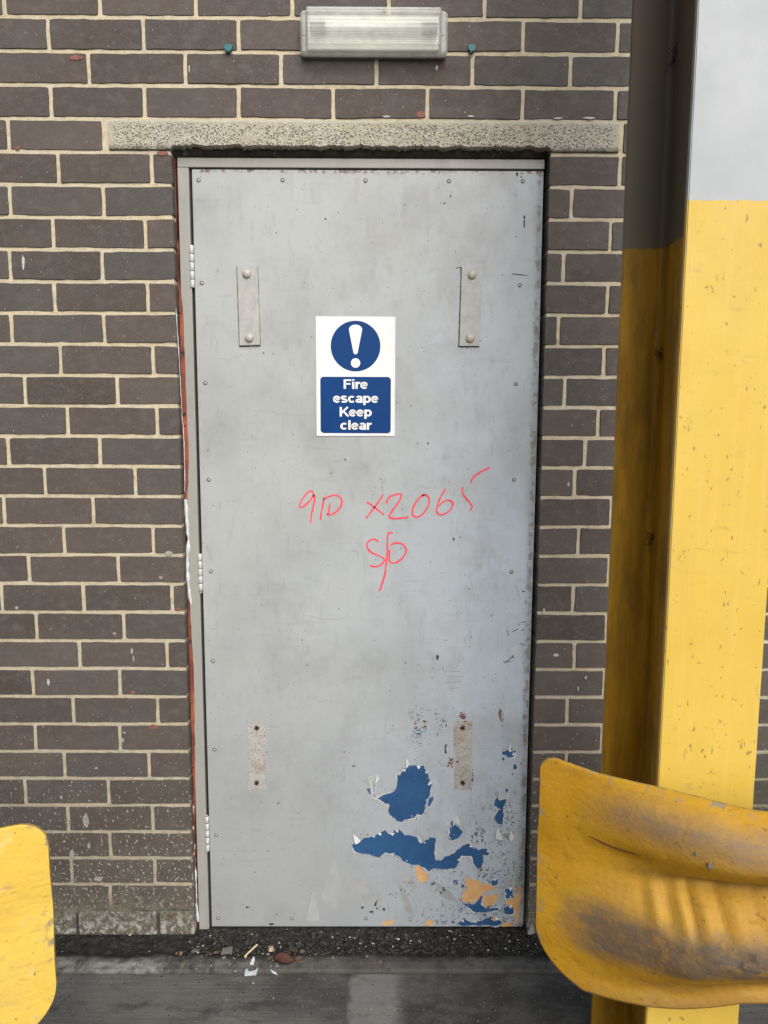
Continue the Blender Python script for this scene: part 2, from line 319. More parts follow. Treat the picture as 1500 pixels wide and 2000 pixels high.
def brick(x0, x1, z0, z1, deep=0.10):
    if x1-x0 < 0.008: return
    t = random.random(); hu = random.random(); yo = random.uniform(-0.0012, 0.0008); sd = random.uniform(0, 90); tilt = random.uniform(-0.0010, 0.0010)
    c = 0.0025; pts = []
    def run(ax, az, bx, bz):
        L = math.hypot(bx-ax, bz-az); n = max(1, int(L/0.018))
        for j in range(n):
            u = j/n; pts.append((ax+(bx-ax)*u, az+(bz-az)*u))
    run(x0+c, z0, x1-c, z0); run(x1-c, z0, x1, z0+c); run(x1, z0+c, x1, z1-c); run(x1, z1-c, x1-c, z1)
    run(x1-c, z1, x0+c, z1); run(x0+c, z1, x0, z1-c); run(x0, z1-c, x0, z0+c); run(x0, z0+c, x0+c, z0)
    cx, cz = (x0+x1)/2, (z0+z1)/2; fr, md, bk = [], [], []
    for (a, b) in pts:
        w = mnoise.noise_vector(Vector((a*34, b*34, sd)))*0.0013 + mnoise.noise_vector(Vector((a*110, b*110, sd)))*0.0011
        a += w.x; b += w.y + tilt*(a-cx)/(x1-x0)*2; ins = 0.0009
        fr.append(bm.verts.new((a-math.copysign(ins, a-cx), yo, b-math.copysign(ins, b-cz))))
        md.append(bm.verts.new((a, yo+0.0012, b))); bk.append(bm.verts.new((a, deep, b)))
    n = len(fr); fs = [bm.faces.new(fr)]
    for i in range(n):
        j = (i+1) % n
        fs.append(bm.faces.new((fr[i], md[i], md[j], fr[j]))); fs.append(bm.faces.new((md[i], bk[i], bk[j], md[j])))
    for f in fs: f[tone_l] = t; f[hue_l] = hu
MJ = 0.0046                                       # half a mortar joint
for kk in range(-13, 31):
    z1, z0 = course_z(kk)-MJ, course_z(kk+1)+MJ
    if kk >= 0: yp = (LINES[kk]+LINES[kk+1])/2
    else: yp = 5
    segs = [(WALL_L, WALL_R)]
    if kk == 3: segs = [(WALL_L, LIN_L-0.010), (LIN_R+0.012, WALL_R)]
    elif kk >= 4: segs = [(WALL_L, OP_L), (OP_R, WALL_R)]
    xs = [P(px, yp).x for px in JOINTS.get(kk, [])]
    if kk < -1: xs = [(-0.10 if kk % 2 else 0.0125)+random.uniform(-0.004, 0.004)]
    xr = [P(px, yp).x for px in RJ.get(kk, [])]
    for si, (a, b) in enumerate(segs):
        js = list(xs) if si == 0 else list(xr)
        if si == 1 and not js: js = [0.63 if kk == 3 else (0.585 if kk % 2 else 0.455)]
        if si == 1 and kk >= 25: js = [0.512 if kk % 2 == 0 else 0.60]
        js = [v for v in js if a < v < b] or [a+0.11]
        js.sort()
        while js[0]-0.225 > a: js.insert(0, js[0]-0.225+random.uniform(-0.003, 0.003))
        while js[-1]+0.225 < b: js.append(js[-1]+0.225+random.uniform(-0.003, 0.003))
        ed = [a-MJ if a > WALL_L else a] + js + [b+MJ if b < WALL_R else b]
        for u, v in zip(ed, ed[1:]):
            brick(u+MJ, v-MJ, z0, z1)
hold(obj("brickwork", bm, BRICK), wall)
bm = bmesh.new()
def mortar_panel(x0, x1, z0, z1):                 # gently uneven pointing just behind the brick faces
    nx, nz = max(2, int((x1-x0)/0.02)), max(2, int((z1-z0)/0.0125)); g = []
    for i in range(nz+1):
        row = []
        for j in range(nx+1):
            p = Vector((x0+(x1-x0)*j/nx, 0, z0+(z1-z0)*i/nz))
            row.append(bm.verts.new((p.x, 0.0022+0.0016*mnoise.noise(p*45), p.z)))
        g.append(row)
    for i in range(nz):
        for j in range(nx): bm.faces.new((g[i][j], g[i][j+1], g[i+1][j+1], g[i+1][j]))
e = 0.003
mortar_panel(WALL_L, OP_L-e, 0.0, OP_T); mortar_panel(OP_R+e, WALL_R, 0.0, OP_T); mortar_panel(WALL_L, WALL_R, 2.06, WALL_T); mortar_panel(WALL_L, OP_L-e, OP_T, 2.06); mortar_panel(OP_R+e, WALL_R, OP_T, 2.06)
box(bm, WALL_L, OP_L-e, 0.006, 0.22, 0, OP_T-0.001); box(bm, OP_R+e, WALL_R, 0.006, 0.22, 0, OP_T-0.001); box(bm, WALL_L, WALL_R, 0.006, 0.22, 2.061, WALL_T)
hold(obj("mortar", bm, MORTAR), wall)
# lintel with a broken lower arris
bm = bmesh.new()
n = 160; top = []; fr = []; lo = []; un = []
for i in range(n+1):
    X = LIN_L+(LIN_R-LIN_L)*i/n
    inside = OP_L+0.0 < X < OP_R
    rag = (0.006*mnoise.noise(Vector((X*30, 3, 1)))+0.004*mnoise.noise(Vector((X*110, 3, 1))) + 0.004) if inside else 0.0008*mnoise.noise(Vector((X*60, 1, 1)))
    zb = OP_T+(0.005+max(rag, -0.004) if inside else -0.001+rag)
    top.append(bm.verts.new((X, -0.0005, 2.0985+0.0008*mnoise.noise(Vector((X*50, 9, 1))))))
    fr.append(bm.verts.new((X, -0.003, 2.093))); lo.append(bm.verts.new((X, -0.003, zb+0.003))); un.append(bm.verts.new((X, 0.003, zb)))
bt = [bm.verts.new((v.co.x, 0.1, 2.0985)) for v in top]; bu = [bm.verts.new((v.co.x, 0.1, OP_T+0.003)) for v in un]
for i in range(n):
    for a, b in ((un, lo), (lo, fr), (fr, top), (top, bt), (bu, un)):
        bm.faces.new((a[i], a[i+1], b[i+1], b[i]))
for i in (0, n):
    bm.faces.new((un[i], lo[i], fr[i], top[i], bt[i], bu[i]))
bmesh.ops.recalc_face_normals(bm, faces=bm.faces)
lin = hold(obj("lintel", bm, LINTEL), wall); lin['label'] = "pitted pale concrete lintel over the door"
# end pockets of mortar beside the lintel, splashes and dabs of paint on the brick faces
bm = bmesh.new()
def blob(px, py, w, h, mi, n=14, y=-0.0016, seed=None):
    c = P(px, py); s = seed or px+py
    pts = [(c.x+w/2*math.cos(a)*(1+0.5*mnoise.noise(Vector((math.cos(a)*2, math.sin(a)*2, s)))), 0, c.z+h/2*math.sin(a)*(1+0.5*mnoise.noise(Vector((math.cos(a)*2, math.sin(a)*2, s+9))))) for a in (2*PI*i/n for i in range(n))]
    plate(bm, rough_loop(pts, 0.0006, 0.003, s), y, 0.002, mi)
for px, py, w, h, mi in [(822,224,.022,.016,1),(150,113,.030,.010,1),(318,300,.026,.010,1),(34,289,.012,.008,1),(168,1603,.016,.040,0),(141,1668,.012,.026,0),(174,1652,.007,.016,0),(192,1716,.022,.012,0),
    (46,512,.007,.034,2),(95,1332,.007,.018,2),(258,1271,.006,.016,0),(261,1286,.004,.014,0),(330,1080,.020,.012,0),(314,1128,.010,.007,0),(33,1187,.008,.008,0),(224,1237,.009,.006,0),(1086,1279,.014,.008,2),(1144,1323,.005,.010,2),
    (1129,1345,.005,.010,2),(1062,1193,.004,.014,2),(1110,946,.005,.010,2),(853,133,.005,.012,2),(370,135,.003,.016,2),(240,1445,.006,.010,0),(243,1431,.008,.006,0),(300,1420,.022,.012,1),(260,1352,.012,.008,1),(188,1500,.008,.006,0),(120,1557,.006,.010,0),
    (1150,231,.030,.004,2),(1090,231,.022,.004,2),(920,227,.014,.004,2),(755,228,.018,.004,2),(349,1190,.020,.006,1)]:
    blob(px, py, w, h, mi)
hold(obj("paint_splash", bm, [LIME, PINK_DAB, WHITE_DAB]), wall)

# added wall of the same brick, out of view, blocking light from the left
BLOCK_X = -1.75
bm = bmesh.new(); tone_l = bm.faces.layers.float.new('tone'); hue_l = bm.faces.layers.float.new('hue')
for kk in range(-50, 31):
    z1, z0 = course_z(kk)-MJ, course_z(kk+1)+MJ; a = -8.0+(0.1125 if kk % 2 else 0)
    while a < -0.02:
        brick(a+MJ, min(a+0.225, -0.004)-MJ, z0, z1, 0.02); a += 0.225
bmesh.ops.rotate(bm, verts=bm.verts[:], cent=(0, 0, 0), matrix=Matrix.Rotation(PI/2, 3, 'Z'))
bmesh.ops.translate(bm, verts=bm.verts[:], vec=(BLOCK_X, 0, 0))
side = tag(empty("light_block_wall", (BLOCK_X-0.1, -3.5, 0)), "tall dark brick wall added out of view on the left to block side light", "wall")
hold(obj("brickwork", bm, BRICK), side)
bm = bmesh.new(); box(bm, BLOCK_X-0.22, BLOCK_X-0.003, -8.0, -0.004, 0, 6.05); hold(obj("mortar", bm, MORTAR), side)
# ------------------------------------------------------------------ ground
k = Mat("brushed_concrete", 0.8, 0.35); x, y, z = k.xyz()
c = k.mix(k.rng(k.noise(3.5, 5, 0.6), 0.35, 0.65), (0.060, 0.060, 0.055), (0.130, 0.128, 0.118))
brush = k.noise(1.0, 3, 0.6, k.mapv((5, 170, 1)))
c = k.mix(k.rng(brush, 0.45, 0.68, 0, 0.55), c, (0.15, 0.148, 0.135))
c = k.mix(k.rng(k.noise(30, 5, 0.65, k.mapv((0.5, 1.5, 1))), 0.55, 0.72, 0, 0.5), c, (0.14, 0.14, 0.125))
wob = k.math('MULTIPLY', k.math('SUBTRACT', k.noise(14, 4, 0.6), 0.5), 0.05)
xs_ = k.math('ADD', x, wob); ys_ = k.math('ADD', y, wob)
pale = k.math('MULTIPLY', k.math('MULTIPLY', k.rng(xs_, -0.078, -0.070), k.rng(xs_, 0.055, 0.035)), k.rng(ys_, -0.60, -0.30))
c = k.mix(k.math('MULTIPLY', pale, k.rng(k.noise(50, 5, 0.65), 0.3, 0.6, 0.45, 0.9)), c, (0.155, 0.155, 0.145))
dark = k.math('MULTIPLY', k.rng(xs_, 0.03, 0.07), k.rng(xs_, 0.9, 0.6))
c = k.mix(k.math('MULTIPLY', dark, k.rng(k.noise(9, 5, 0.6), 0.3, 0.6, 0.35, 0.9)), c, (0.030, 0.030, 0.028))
oil = k.math('MULTIPLY', k.math('MULTIPLY', k.rng(xs_, -0.34, -0.24), k.rng(xs_, -0.066, -0.076)), k.rng(ys_, -0.30, -0.22))
c = k.mix(k.math('MULTIPLY', oil, 0.75), c, (0.028, 0.028, 0.025))
c = k.mix(k.rng(k.noise(160, 2, 0.5), 0.66, 0.70, 0, 0.8), c, (0.20, 0.20, 0.18))
c = k.mix(k.rng(k.noise(11, 7, 0.75, k.mapv((0.8, 1.6, 1), (6, 6, 6))), 0.52, 0.64, 0, 0.55), c, (0.105, 0.104, 0.095))
c = k.mix(k.rng(k.noise(8, 7, 0.72, k.mapv((1, 1.8, 1), (9, 6, 6))), 0.54, 0.66, 0, 0.7), c, (0.025, 0.025, 0.022))
c = k.mix(k.rng(k.noise(120, 2, 0.5, k.mapv(loc=(2, 2, 2))), 0.68, 0.71, 0, 0.9), c, (0.012, 0.012, 0.010))
nb = k.bump(brush, 0.35, 0.003); nb = k.bump(k.noise(200, 4), 0.4, 0.002, nb)
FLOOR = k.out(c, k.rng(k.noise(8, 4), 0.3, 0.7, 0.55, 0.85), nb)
k = Mat("worn_kerb_concrete", 0.8, 0.3); x, y, z = k.xyz()
c = k.mix(k.rng(k.noise(9, 5, 0.65, k.mapv((0.6, 1, 1))), 0.40, 0.60), (0.055, 0.054, 0.048), (0.29, 0.285, 0.265))
c = k.mix(k.rng(k.noise(6, 6, 0.7, k.mapv((14, 1.2, 1), (0, 0, 0), None, 0.75)), 0.50, 0.66, 0, 0.6), c, (0.30, 0.295, 0.28))
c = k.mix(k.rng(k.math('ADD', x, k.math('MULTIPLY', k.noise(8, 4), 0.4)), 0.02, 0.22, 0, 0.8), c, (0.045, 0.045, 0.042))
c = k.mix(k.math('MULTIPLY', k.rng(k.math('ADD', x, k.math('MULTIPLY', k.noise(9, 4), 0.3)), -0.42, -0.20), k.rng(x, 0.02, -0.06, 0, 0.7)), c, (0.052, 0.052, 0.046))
c = k.mix(k.rng(k.noise(22, 7, 0.75, k.mapv((0.7, 1, 1), (3, 3, 3))), 0.50, 0.62, 0, 0.65), c, (0.060, 0.059, 0.052))
c = k.mix(k.rng(k.math('ADD', y, k.math('MULTIPLY', k.noise(13, 6, 0.72), 0.10)), -0.048, -0.022, 0, 0.95), c, (0.016, 0.016, 0.014))
c = k.mix(k.rng(k.math('ADD', y, k.math('MULTIPLY', k.noise(12, 5, 0.7, k.mapv((1, 1, 1), (1, 8, 1))), 0.06)), -0.080, -0.105, 0, 0.75), c, (0.060, 0.060, 0.054))
c = k.mix(k.rng(k.noise(60, 5, 0.7, k.mapv((0.6, 0.6, 1))), 0.5, 0.68, 0, 0.75), c, (0.025, 0.025, 0.022))
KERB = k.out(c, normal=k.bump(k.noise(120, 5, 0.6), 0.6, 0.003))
SOIL = mottled("black_grit", (0.008, 0.008, 0.007), (0.035, 0.034, 0.030), 60, 0.9, 0.006, speck=(0.16, 0.155, 0.14), speck_n=0.70, sscale=170)

def ground_obj(name, bm, mm):
    o = obj(name, bm, mm); o['kind'] = 'structure'; return o
bm = bmesh.new()
for a in [(-60, -120, 60, -0.128)]:
    bm.faces.new([bm.verts.new(p) for p in ((a[0], a[1], -0.006), (a[2], a[1], -0.006), (a[2], a[3], -0.006), (a[0], a[3], -0.006))])
ground_obj("concrete_floor", bm, FLOOR)
bm = bmesh.new()                                  # low rounded strip of concrete along the wall foot
prof = [(-0.126, -0.02), (-0.1255, -0.003), (-0.120, 0.002), (-0.10, 0.005), (-0.08, 0.004), (-0.066, -0.001), (-0.055, -0.006), (-0.05, -0.02)]
n = 300; rows = []
for i in range(n+1):
    X = -3+6*i/n; rows.append([bm.verts.new((X, yy+(0.010*mnoise.noise(Vector((X*9, yy*5, 2)))+0.005*mnoise.noise(Vector((X*40, 7, 2))) if yy > -0.09 else 0), zz+0.002*mnoise.noise(Vector((X*20, yy*60, 5))))) for yy, zz in prof])
for a, b in zip(rows, rows[1:]):
    for j in range(len(prof)-1): bm.faces.new((a[j], b[j], b[j+1], a[j+1]))
bmesh.ops.recalc_face_normals(bm, faces=bm.faces)
if sum(f.normal.z for f in bm.faces) < 0: bmesh.ops.reverse_faces(bm, faces=bm.faces)
ground_obj("kerb_strip", bm, KERB)
bm = bmesh.new()                                  # gritty channel between strip and wall
nx, ny = 500, 14; g = []
for i in range(nx+1):
    X = -3+6*i/nx
    g.append([bm.verts.new((X, -0.075+0.175*j/ny, -0.008+0.012*mnoise.noise(Vector((X*45, j*0.9, 1)))*0.5+0.016*max(0, (j-5)/9)+0.004*mnoise.noise(Vector((X*120, j*2.1, 1))))) for j in range(ny+1)])
for a, b in zip(g, g[1:]):
    for j in range(ny): bm.faces.new((a[j], b[j], b[j+1], a[j+1]))
ground_obj("grit_channel", bm, SOIL)

# ------------------------------------------------------------------ door frame
DY = 0.028                                         # front of the door leaf, a little behind the brick faces
frame = tag(empty("door_frame", (-0.05, 0.06, 0.0)), "narrow grey painted metal frame around the fire door, with ragged sealant down its left edge", "door frame")
bm = bmesh.new(); box(bm, -0.4965, -0.4695, DY-0.004, 0.12, 0.0, 1.9995, 0.0015); hold(obj("jamb", bm, FRAME_PAINT), frame)
bm = bmesh.new(); box(bm, 0.3985, OP_R-0.001, DY+0.030, 0.12, 0.0, 1.9995, 0.001); j2 = hold(obj("jamb", bm, GAP_SHADE), frame); j2['label'] = "recessed jamb on the latch side, coloured dark as shade"
bm = bmesh.new(); box(bm, -0.4965, 0.396, DY-0.003, 0.12, 2.0005, 2.0225, 0.0015); hold(obj("head", bm, FRAME_PAINT), frame)
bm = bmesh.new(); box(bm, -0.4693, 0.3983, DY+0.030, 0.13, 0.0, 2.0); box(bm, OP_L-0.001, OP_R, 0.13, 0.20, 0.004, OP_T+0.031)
box(bm, -0.4694, -0.4628, DY+0.006, DY+0.031, 0.0, 1.9985)  # black strip standing in for shade in the gap beside the leaf
hold(obj("rebate", bm, GAP_SHADE), frame)
# peeled red undercoat showing along the left jamb's edge
bm = bmesh.new()
tr = [(337,302,342),(338,360,343),(341,430,344),(342,480,349),(345,540,350),(347,600,358),(350,700,362),(354,800,366),(357,900,369),(361,985,366),(363,1080,364),(365,1150,367),(366,1190,371),(367,1300,379),(369,1420,381),(370,1520,382),(373,1600,381),(378,1700,381),(384,1815,386)]
Lf = catmull([P(a, b, DY) for a, b, c_ in tr], 8); Rt = catmull([P(c_, b, DY) for a, b, c_ in tr], 8)
pts = [(max(OP_L+0.0012, p.x+0.001)+0.0010*mnoise.noise(p*60), 0, p.z) for p in Lf] + [(p.x+0.0015*mnoise.noise(p*50), 0, p.z) for p in reversed(Rt)]
plate(bm, pts, DY-0.0046, 0.04); hold(obj("undercoat_strip", bm, RED_UNDERCOAT), frame)
bm = bmesh.new(); box(bm, OP_L-0.001, -0.497, DY+0.014, 0.12, 0.004, OP_T); hold(obj("gap_backing", bm, GAP_SHADE), frame)  # black backing, coloured as the shade of the left gap
# sealant beads
def bead(pxs, r, y=DY-0.003):
    bm = bmesh.new(); pts = catmull([P(a, b, y) for a, b in pxs], 10)
    pts = [p+Vector((0.0012*mnoise.noise(p*70), 0, 0)) for p in pts]
    rr = [max(0.0006, r*(0.75+0.7*mnoise.noise(p*40))*(0.5 if i in (0, len(pts)-1) else 1)) for i, p in enumerate(pts)]
    tube(bm, pts, rr, 8, 0, 0.6); hold(obj("sealant_bead", bm, WHITE_SEAL, smooth=True), frame)
bead([(362,975),(364,1000),(366,1030),(368,1060),(366,1090),(366,1120),(369,1150),(373,1182)], 0.0062)
bead([(377,1572),(377,1620),(380,1680),(383,1730),(384,1770),(387,1800)], 0.0042)
bead([(341,424),(342,438),(343,450)], 0.0030); bead([(332,518),(340,560),(346,640),(351,720),(355,800),(360,880),(361,960)], 0.0012, 0.001)
bead([(331,330),(332,360),(331,420),(334,470)], 0.0011, 0.001); bead([(372,1195),(376,1300),(378,1420),(379,1560)], 0.0010)
bead([(376,1640),(380,1650),(377,1660)], 0.0025)
# black mastic torn out under the lintel
bm = bmesh.new(); n = 150; a_, b_, c_ = [], [], []
for i in range(n+1):
    X = OP_L-0.012+(OP_R-OP_L+0.014)*i/n
    r = 0.5+0.5*mnoise.noise(Vector((X*22, 4, 4))); r2 = mnoise.noise(Vector((X*80, 4, 8)))
    zt = OP_T+0.024; zb = 2.0225-0.0015*r2+(0.004*r if X > -0.1 else 0.002)
    a_.append(bm.verts.new((X, 0.012+0.006*r, zt))); b_.append(bm.verts.new((X, 0.006+0.010*r+0.003*r2, (zt+zb)/2+0.002*r2))); c_.append(bm.verts.new((X, 0.026, zb)))
for i in range(n):
    bm.faces.new((b_[i], b_[i+1], a_[i+1], a_[i])); bm.faces.new((c_[i], c_[i+1], b_[i+1], b_[i]))
MASTIC = mottled("black_mastic", (0.010, 0.009, 0.007), (0.045, 0.040, 0.030), 70, 0.8, 0.004, speck=(0.10, 0.10, 0.085), speck_n=0.66, sscale=110)
hold(obj("mastic", bm, MASTIC, smooth=True), frame)

# ------------------------------------------------------------------ door
door = tag(empty("fire_door", (-0.037, DY+0.02, 0.024)), "grey painted steel door with blue and orange showing through peeling paint at its lower right corner", "door")
DL, DR, DB, DT = -0.4626, 0.3950, 0.006, 1.9965
bm = bmesh.new()
box(bm, DL, DR, DY, DY+0.025, DB, DT, 0.0015)
Pd = lambda px, py: P(px, py, DY)
CS = 3.6585
def crop(pts):                                       # nothing reaches past the edge of the leaf
    return [Vector((min(p.x, DR-0.001), p.y, max(p.z, DB+0.0015))) for p in (Pd(650+a/CS, 1340+b/CS) for a, b in pts)]
M_BLUE, M_OR, M_RUST, M_DARK, M_FLAKE, M_PRIM, M_HOLE, M_BRN, M_SMEAR, M_SCUFF = range(1, 11)
blue = [
 [(530,560),(575,560),(610,572),(650,570),(672,610),(690,660),(710,695),(700,740),(690,790),(672,810),(665,850),(655,900),(640,920),(610,925),(595,940),(560,950),(515,950),(495,970),(460,965),(430,940),(405,915),(395,890),(395,850),(375,838),(340,820),(310,800),(330,790),(380,765),(440,750),(455,735),(460,690),(455,640),(465,620),(490,615),(500,590),(520,585)],
 [(245,735),(290,700),(300,720),(285,760),(330,790),(310,805),(265,780)], [(690,800),(715,785),(720,810),(695,855),(675,860)],
 [(135,1125),(165,1115),(200,1105),(240,1075),(300,1070),(330,1045),(375,1030),(395,1055),(430,1050),(440,1025),(490,1035),(520,1065),(570,1070),(600,1080),(615,1110),(660,1105),(690,1075),(735,1085),(738,1115),(725,1180),(735,1245),(775,1245),(810,1215),(870,1185),(900,1165),(940,1130),(970,1115),(1000,1140),(1040,1165),(1110,1160),(1125,1185),(1110,1205),(1070,1205),(1075,1250),(1070,1310),(1030,1305),(1000,1270),(990,1220),(920,1215),(900,1260),(870,1305),(800,1310),(720,1300),(690,1330),(650,1300),(610,1275),(560,1275),(500,1250),(480,1220),(430,1195),(370,1190),(330,1225),(290,1215),(250,1200),(200,1195),(150,1180)],
 [(850,960),(930,1040),(900,1085),(860,1105),(830,1105),(830,1020)],
 [(1180,775),(1190,810),(1240,800),(1250,770),(1240,830),(1220,880),(1225,930),(1210,990),(1180,985),(1150,960),(1160,920),(1180,880),(1150,850),(1165,810)],
 [(1210,470),(1245,450),(1270,470),(1305,460),(1310,500),(1270,515),(1235,495),(1210,490)], [(1290,560),(1310,550),(1320,580),(1305,605),(1290,590)],
 [(1110,1385),(1175,1375),(1180,1410),(1150,1430),(1115,1415)], [(1235,1440),(1285,1435),(1285,1510),(1250,1520),(1225,1510)],
 [(1220,1590),(1280,1560),(1300,1610),(1280,1640),(1230,1625)],
 [(930,1550),(1000,1560),(1060,1500),(1090,1510),(1060,1550),(1100,1590),(1195,1575),(1190,1600),(1100,1615),(1010,1615),(960,1580)],
 [(890,1690),(940,1660),(1000,1680),(1060,1670),(1100,1650),(1180,1650),(1210,1690),(1180,1715),(1100,1710),(1000,1710),(920,1712)],
 [(915,1415),(940,1410),(945,1435),(920,1440)], [(1000,600),(1008,640),(998,690),(990,680)], [(1235,735),(1258,730),(1255,765),(1235,770)],[(1210,515),(1225,510),(1225,530),(1212,532)],
 [(985,735),(1000,740),(998,758),(988,752)],[(1020,1040),(1040,1050),(1025,1075),(1010,1060)],[(855,1390),(885,1385),(895,1415),(875,1420)],[(700,1405),(725,1400),(730,1420),(708,1425)]]
orange = [[(590,1290),(620,1285),(645,1320),(685,1350),(680,1375),(650,1405),(620,1400),(600,1360)],
 [(945,1400),(965,1360),(1000,1385),(1040,1390),(1080,1420),(1130,1410),(1165,1445),(1130,1460),(1080,1470),(1060,1500),(1020,1540),(970,1545),(925,1535),(930,1480),(960,1440)],
 [(1060,1520),(1100,1490),(1150,1490),(1185,1485),(1170,1530),(1140,1560),(1100,1575),(1065,1560)],
 [(1340,1470),(1350,1510),(1335,1560),(1330,1640),(1310,1690),(1290,1690),(1310,1620),(1285,1580),(1235,1555),(1230,1525),(1270,1530),(1300,1510),(1310,1480)],
 [(355,1690),(430,1660),(430,1700),(380,1712)],[(665,1690),(690,1660),(715,1680),(710,1710),(670,1710)],[(1130,1660),(1160,1645),(1175,1665),(1150,1680)],[(1195,1705),(1230,1690),(1290,1700),(1280,1716),(1200,1716)],[(515,1380),(550,1375),(530,1400)],[(1325,1440),(1345,1435),(1348,1460),(1330,1465)]]
flake_src = []
for i, p in enumerate(blue):
    q = rough_loop(crop(p), 0.0010, 0.004, i*7); flake_src.append(q); plate(bm, q, DY-0.0004, 0.001, M_BLUE)
for i, p in enumerate(orange): plate(bm, rough_loop(crop(p), 0.0015, 0.004, i*5+100), DY-0.0008, 0.0012, M_OR)
def flake(a, b, tip, mi=M_FLAKE):                  # one curl of lifted paint hinged on edge a-b
    mid = (a+b)/2; v = [bm.verts.new(Vector((c.x, DY-0.0009, c.z))) for c in (a, b)]
    w = mid.lerp(tip, 0.55); d = (b-a)*0.33
    m1 = bm.verts.new(Vector((w.x-d.x, DY-0.0035, w.z-d.z))); m2 = bm.verts.new(Vector((w.x+d.x, DY-0.0035, w.z+d.z)))
    t = bm.verts.new(Vector((tip.x, DY-0.0065-random.random()*0.003, tip.z)))
    for f in (bm.faces.new((v[0], v[1], m2, m1)), bm.faces.new((m1, m2, t))): f.material_index = mi
rf = random.Random(5)
for q in flake_src:                                # white broken rim plus curls around each bare patch
    n = len(q); cx = sum(p.x for p in q)/n; cz = sum(p.z for p in q)/n
    for i in range(0, n-3):
        u = mnoise.noise(q[i]*45+Vector((3, 3, 3)))
        if u > 0.02:
            a, b = q[i], q[i+1]; t = (b-a).normalized(); nn = Vector((-t.z, 0, t.x)); wv = 0.0016*min(1, u*2.2)+0.0006
            vv = [bm.verts.new((c.x, DY-yy, c.z)) for c, yy in ((a-nn*wv, 0.0014), (b-nn*wv, 0.0014), (b+nn*wv*0.9, 0.0019), (a+nn*wv*0.9, 0.0019))]
            f = bm.faces.new(vv); f.material_index = M_FLAKE
        if rf.random() < 0.10 and n > 12:
            a, b = q[i], q[i+2]; out = Vector((cx-(a.x+b.x)/2, 0, cz-(a.z+b.z)/2)).normalized()
            flake(a, b, (a+b)/2+out*rf.uniform(0.004, 0.011)+Vector((rf.uniform(-.003, .003), 0, rf.uniform(-.003, .003))))
for tri in [[(255,640),(300,720),(275,790)],[(150,1055),(200,1105),(160,1118)],[(655,575),(710,695),(672,612)],[(735,1100),(725,1180),(738,1250)],[(600,1060),(620,1120),(655,1100)],[(885,920),(915,990),(860,960)],[(330,790),(440,750),(280,770)],[(530,515),(548,560),(520,580)],[(1270,405),(1275,470),(1250,450)],
            [(455,620),(490,590),(480,640)],[(320,625),(330,665),(300,690)],[(1180,1010),(1215,1095),(1160,1080)],[(1270,1030),(1300,1080),(1260,1100)]]:
    a, b, t = crop(tri); flake(a, t, b) if tri[0][0] % 2 else flake(a, b, t)
# lines of bare edge: rust scrapes, dents and chips
def bits(cx, cy, w, h, n, mi, sw=(3, 10), sh=(3, 14), seed=1):
    r = random.Random(seed)
    for _ in range(n):
        a = cx+r.gauss(0, w/2); b = cy+r.gauss(0, h/2); ww = r.uniform(*sw); hh = r.uniform(*sh)
        pts = crop([(a, b), (a+ww, b+r.uniform(-2, 2)), (a+ww*r.uniform(.5, 1), b+hh), (a+ww*r.uniform(-.3, .3), b+hh*r.uniform(.6, 1))])
        plate(bm, pts, DY-0.0003-r.random()*0.0004, 0.0008, mi)
bits(610,235,60,90,34,M_DARK,(2,7),(4,18),1); bits(610,265,50,40,12,M_RUST,(6,22),(4,14),2); bits(610,325,50,50,26,M_BLUE,(8,26),(2,5),3); bits(610,390,60,60,22,M_SCUFF,(8,26),(2,4),4)
bits(740,240,16,90,12,M_DARK,(2,6),(6,20),5); bits(785,270,50,70,18,M_DARK,(2,7),(5,18),6); bits(800,300,20,60,6,M_FLAKE,(2,7),(5,18),26); bits(1190,190,8,60,7,M_BRN,(12,22),(20,50),7); bits(1213,220,8,110,16,M_DARK,(3,6),(4,10),8)
bits(1200,130,50,70,10,M_DARK,(2,6),(3,7),9); bits(800,450,12,50,7,M_DARK,(8,18),(6,16),10); bits(840,535,26,46,12,M_RUST,(8,22),(8,18),11); bits(915,205,16,55,10,M_RUST,(10,26),(8,22),12); bits(912,180,20,26,5,M_FLAKE,(6,14),(4,8),27)
bits(600,520,70,40,18,M_DARK,(2,6),(2,6),13); bits(770,545,50,40,12,M_SCUFF,(3,9),(3,12),14); bits(780,1450,40,40,6,M_DARK,(6,16),(8,18),15); bits(290,1580,70,60,8,M_DARK,(10,24),(10,22),16)
bits(1050,1330,150,40,22,M_DARK,(4,14),(4,16),17); bits(1030,1050,80,60,20,M_DARK,(4,12),(8,26),18); bits(1260,930,60,90,40,M_SCUFF,(4,14),(4,14),19); bits(1180,1080,60,60,14,M_SCUFF,(6,16),(8,20),20); bits(700,1670,260,40,30,M_DARK,(3,10),(3,10),21)
bits(1280,900,50,80,14,M_FLAKE,(3,10),(3,10),22); bits(1150,1290,160,60,22,M_FLAKE,(3,9),(4,12),23); bits(1365,900,6,900,22,M_BRN,(3,9),(8,40),24); bits(480,1480,200,60,10,M_DARK,(4,12),(4,10),25); bits(540,1400,40,60,16,M_SCUFF,(6,16),(4,10),28)
bits(1290,1400,60,120,16,M_SCUFF,(6,16),(8,24),29); bits(760,1690,60,30,16,M_SCUFF,(6,20),(6,16),30); bits(820,1700,90,20,12,M_FLAKE,(6,16),(3,8),31)
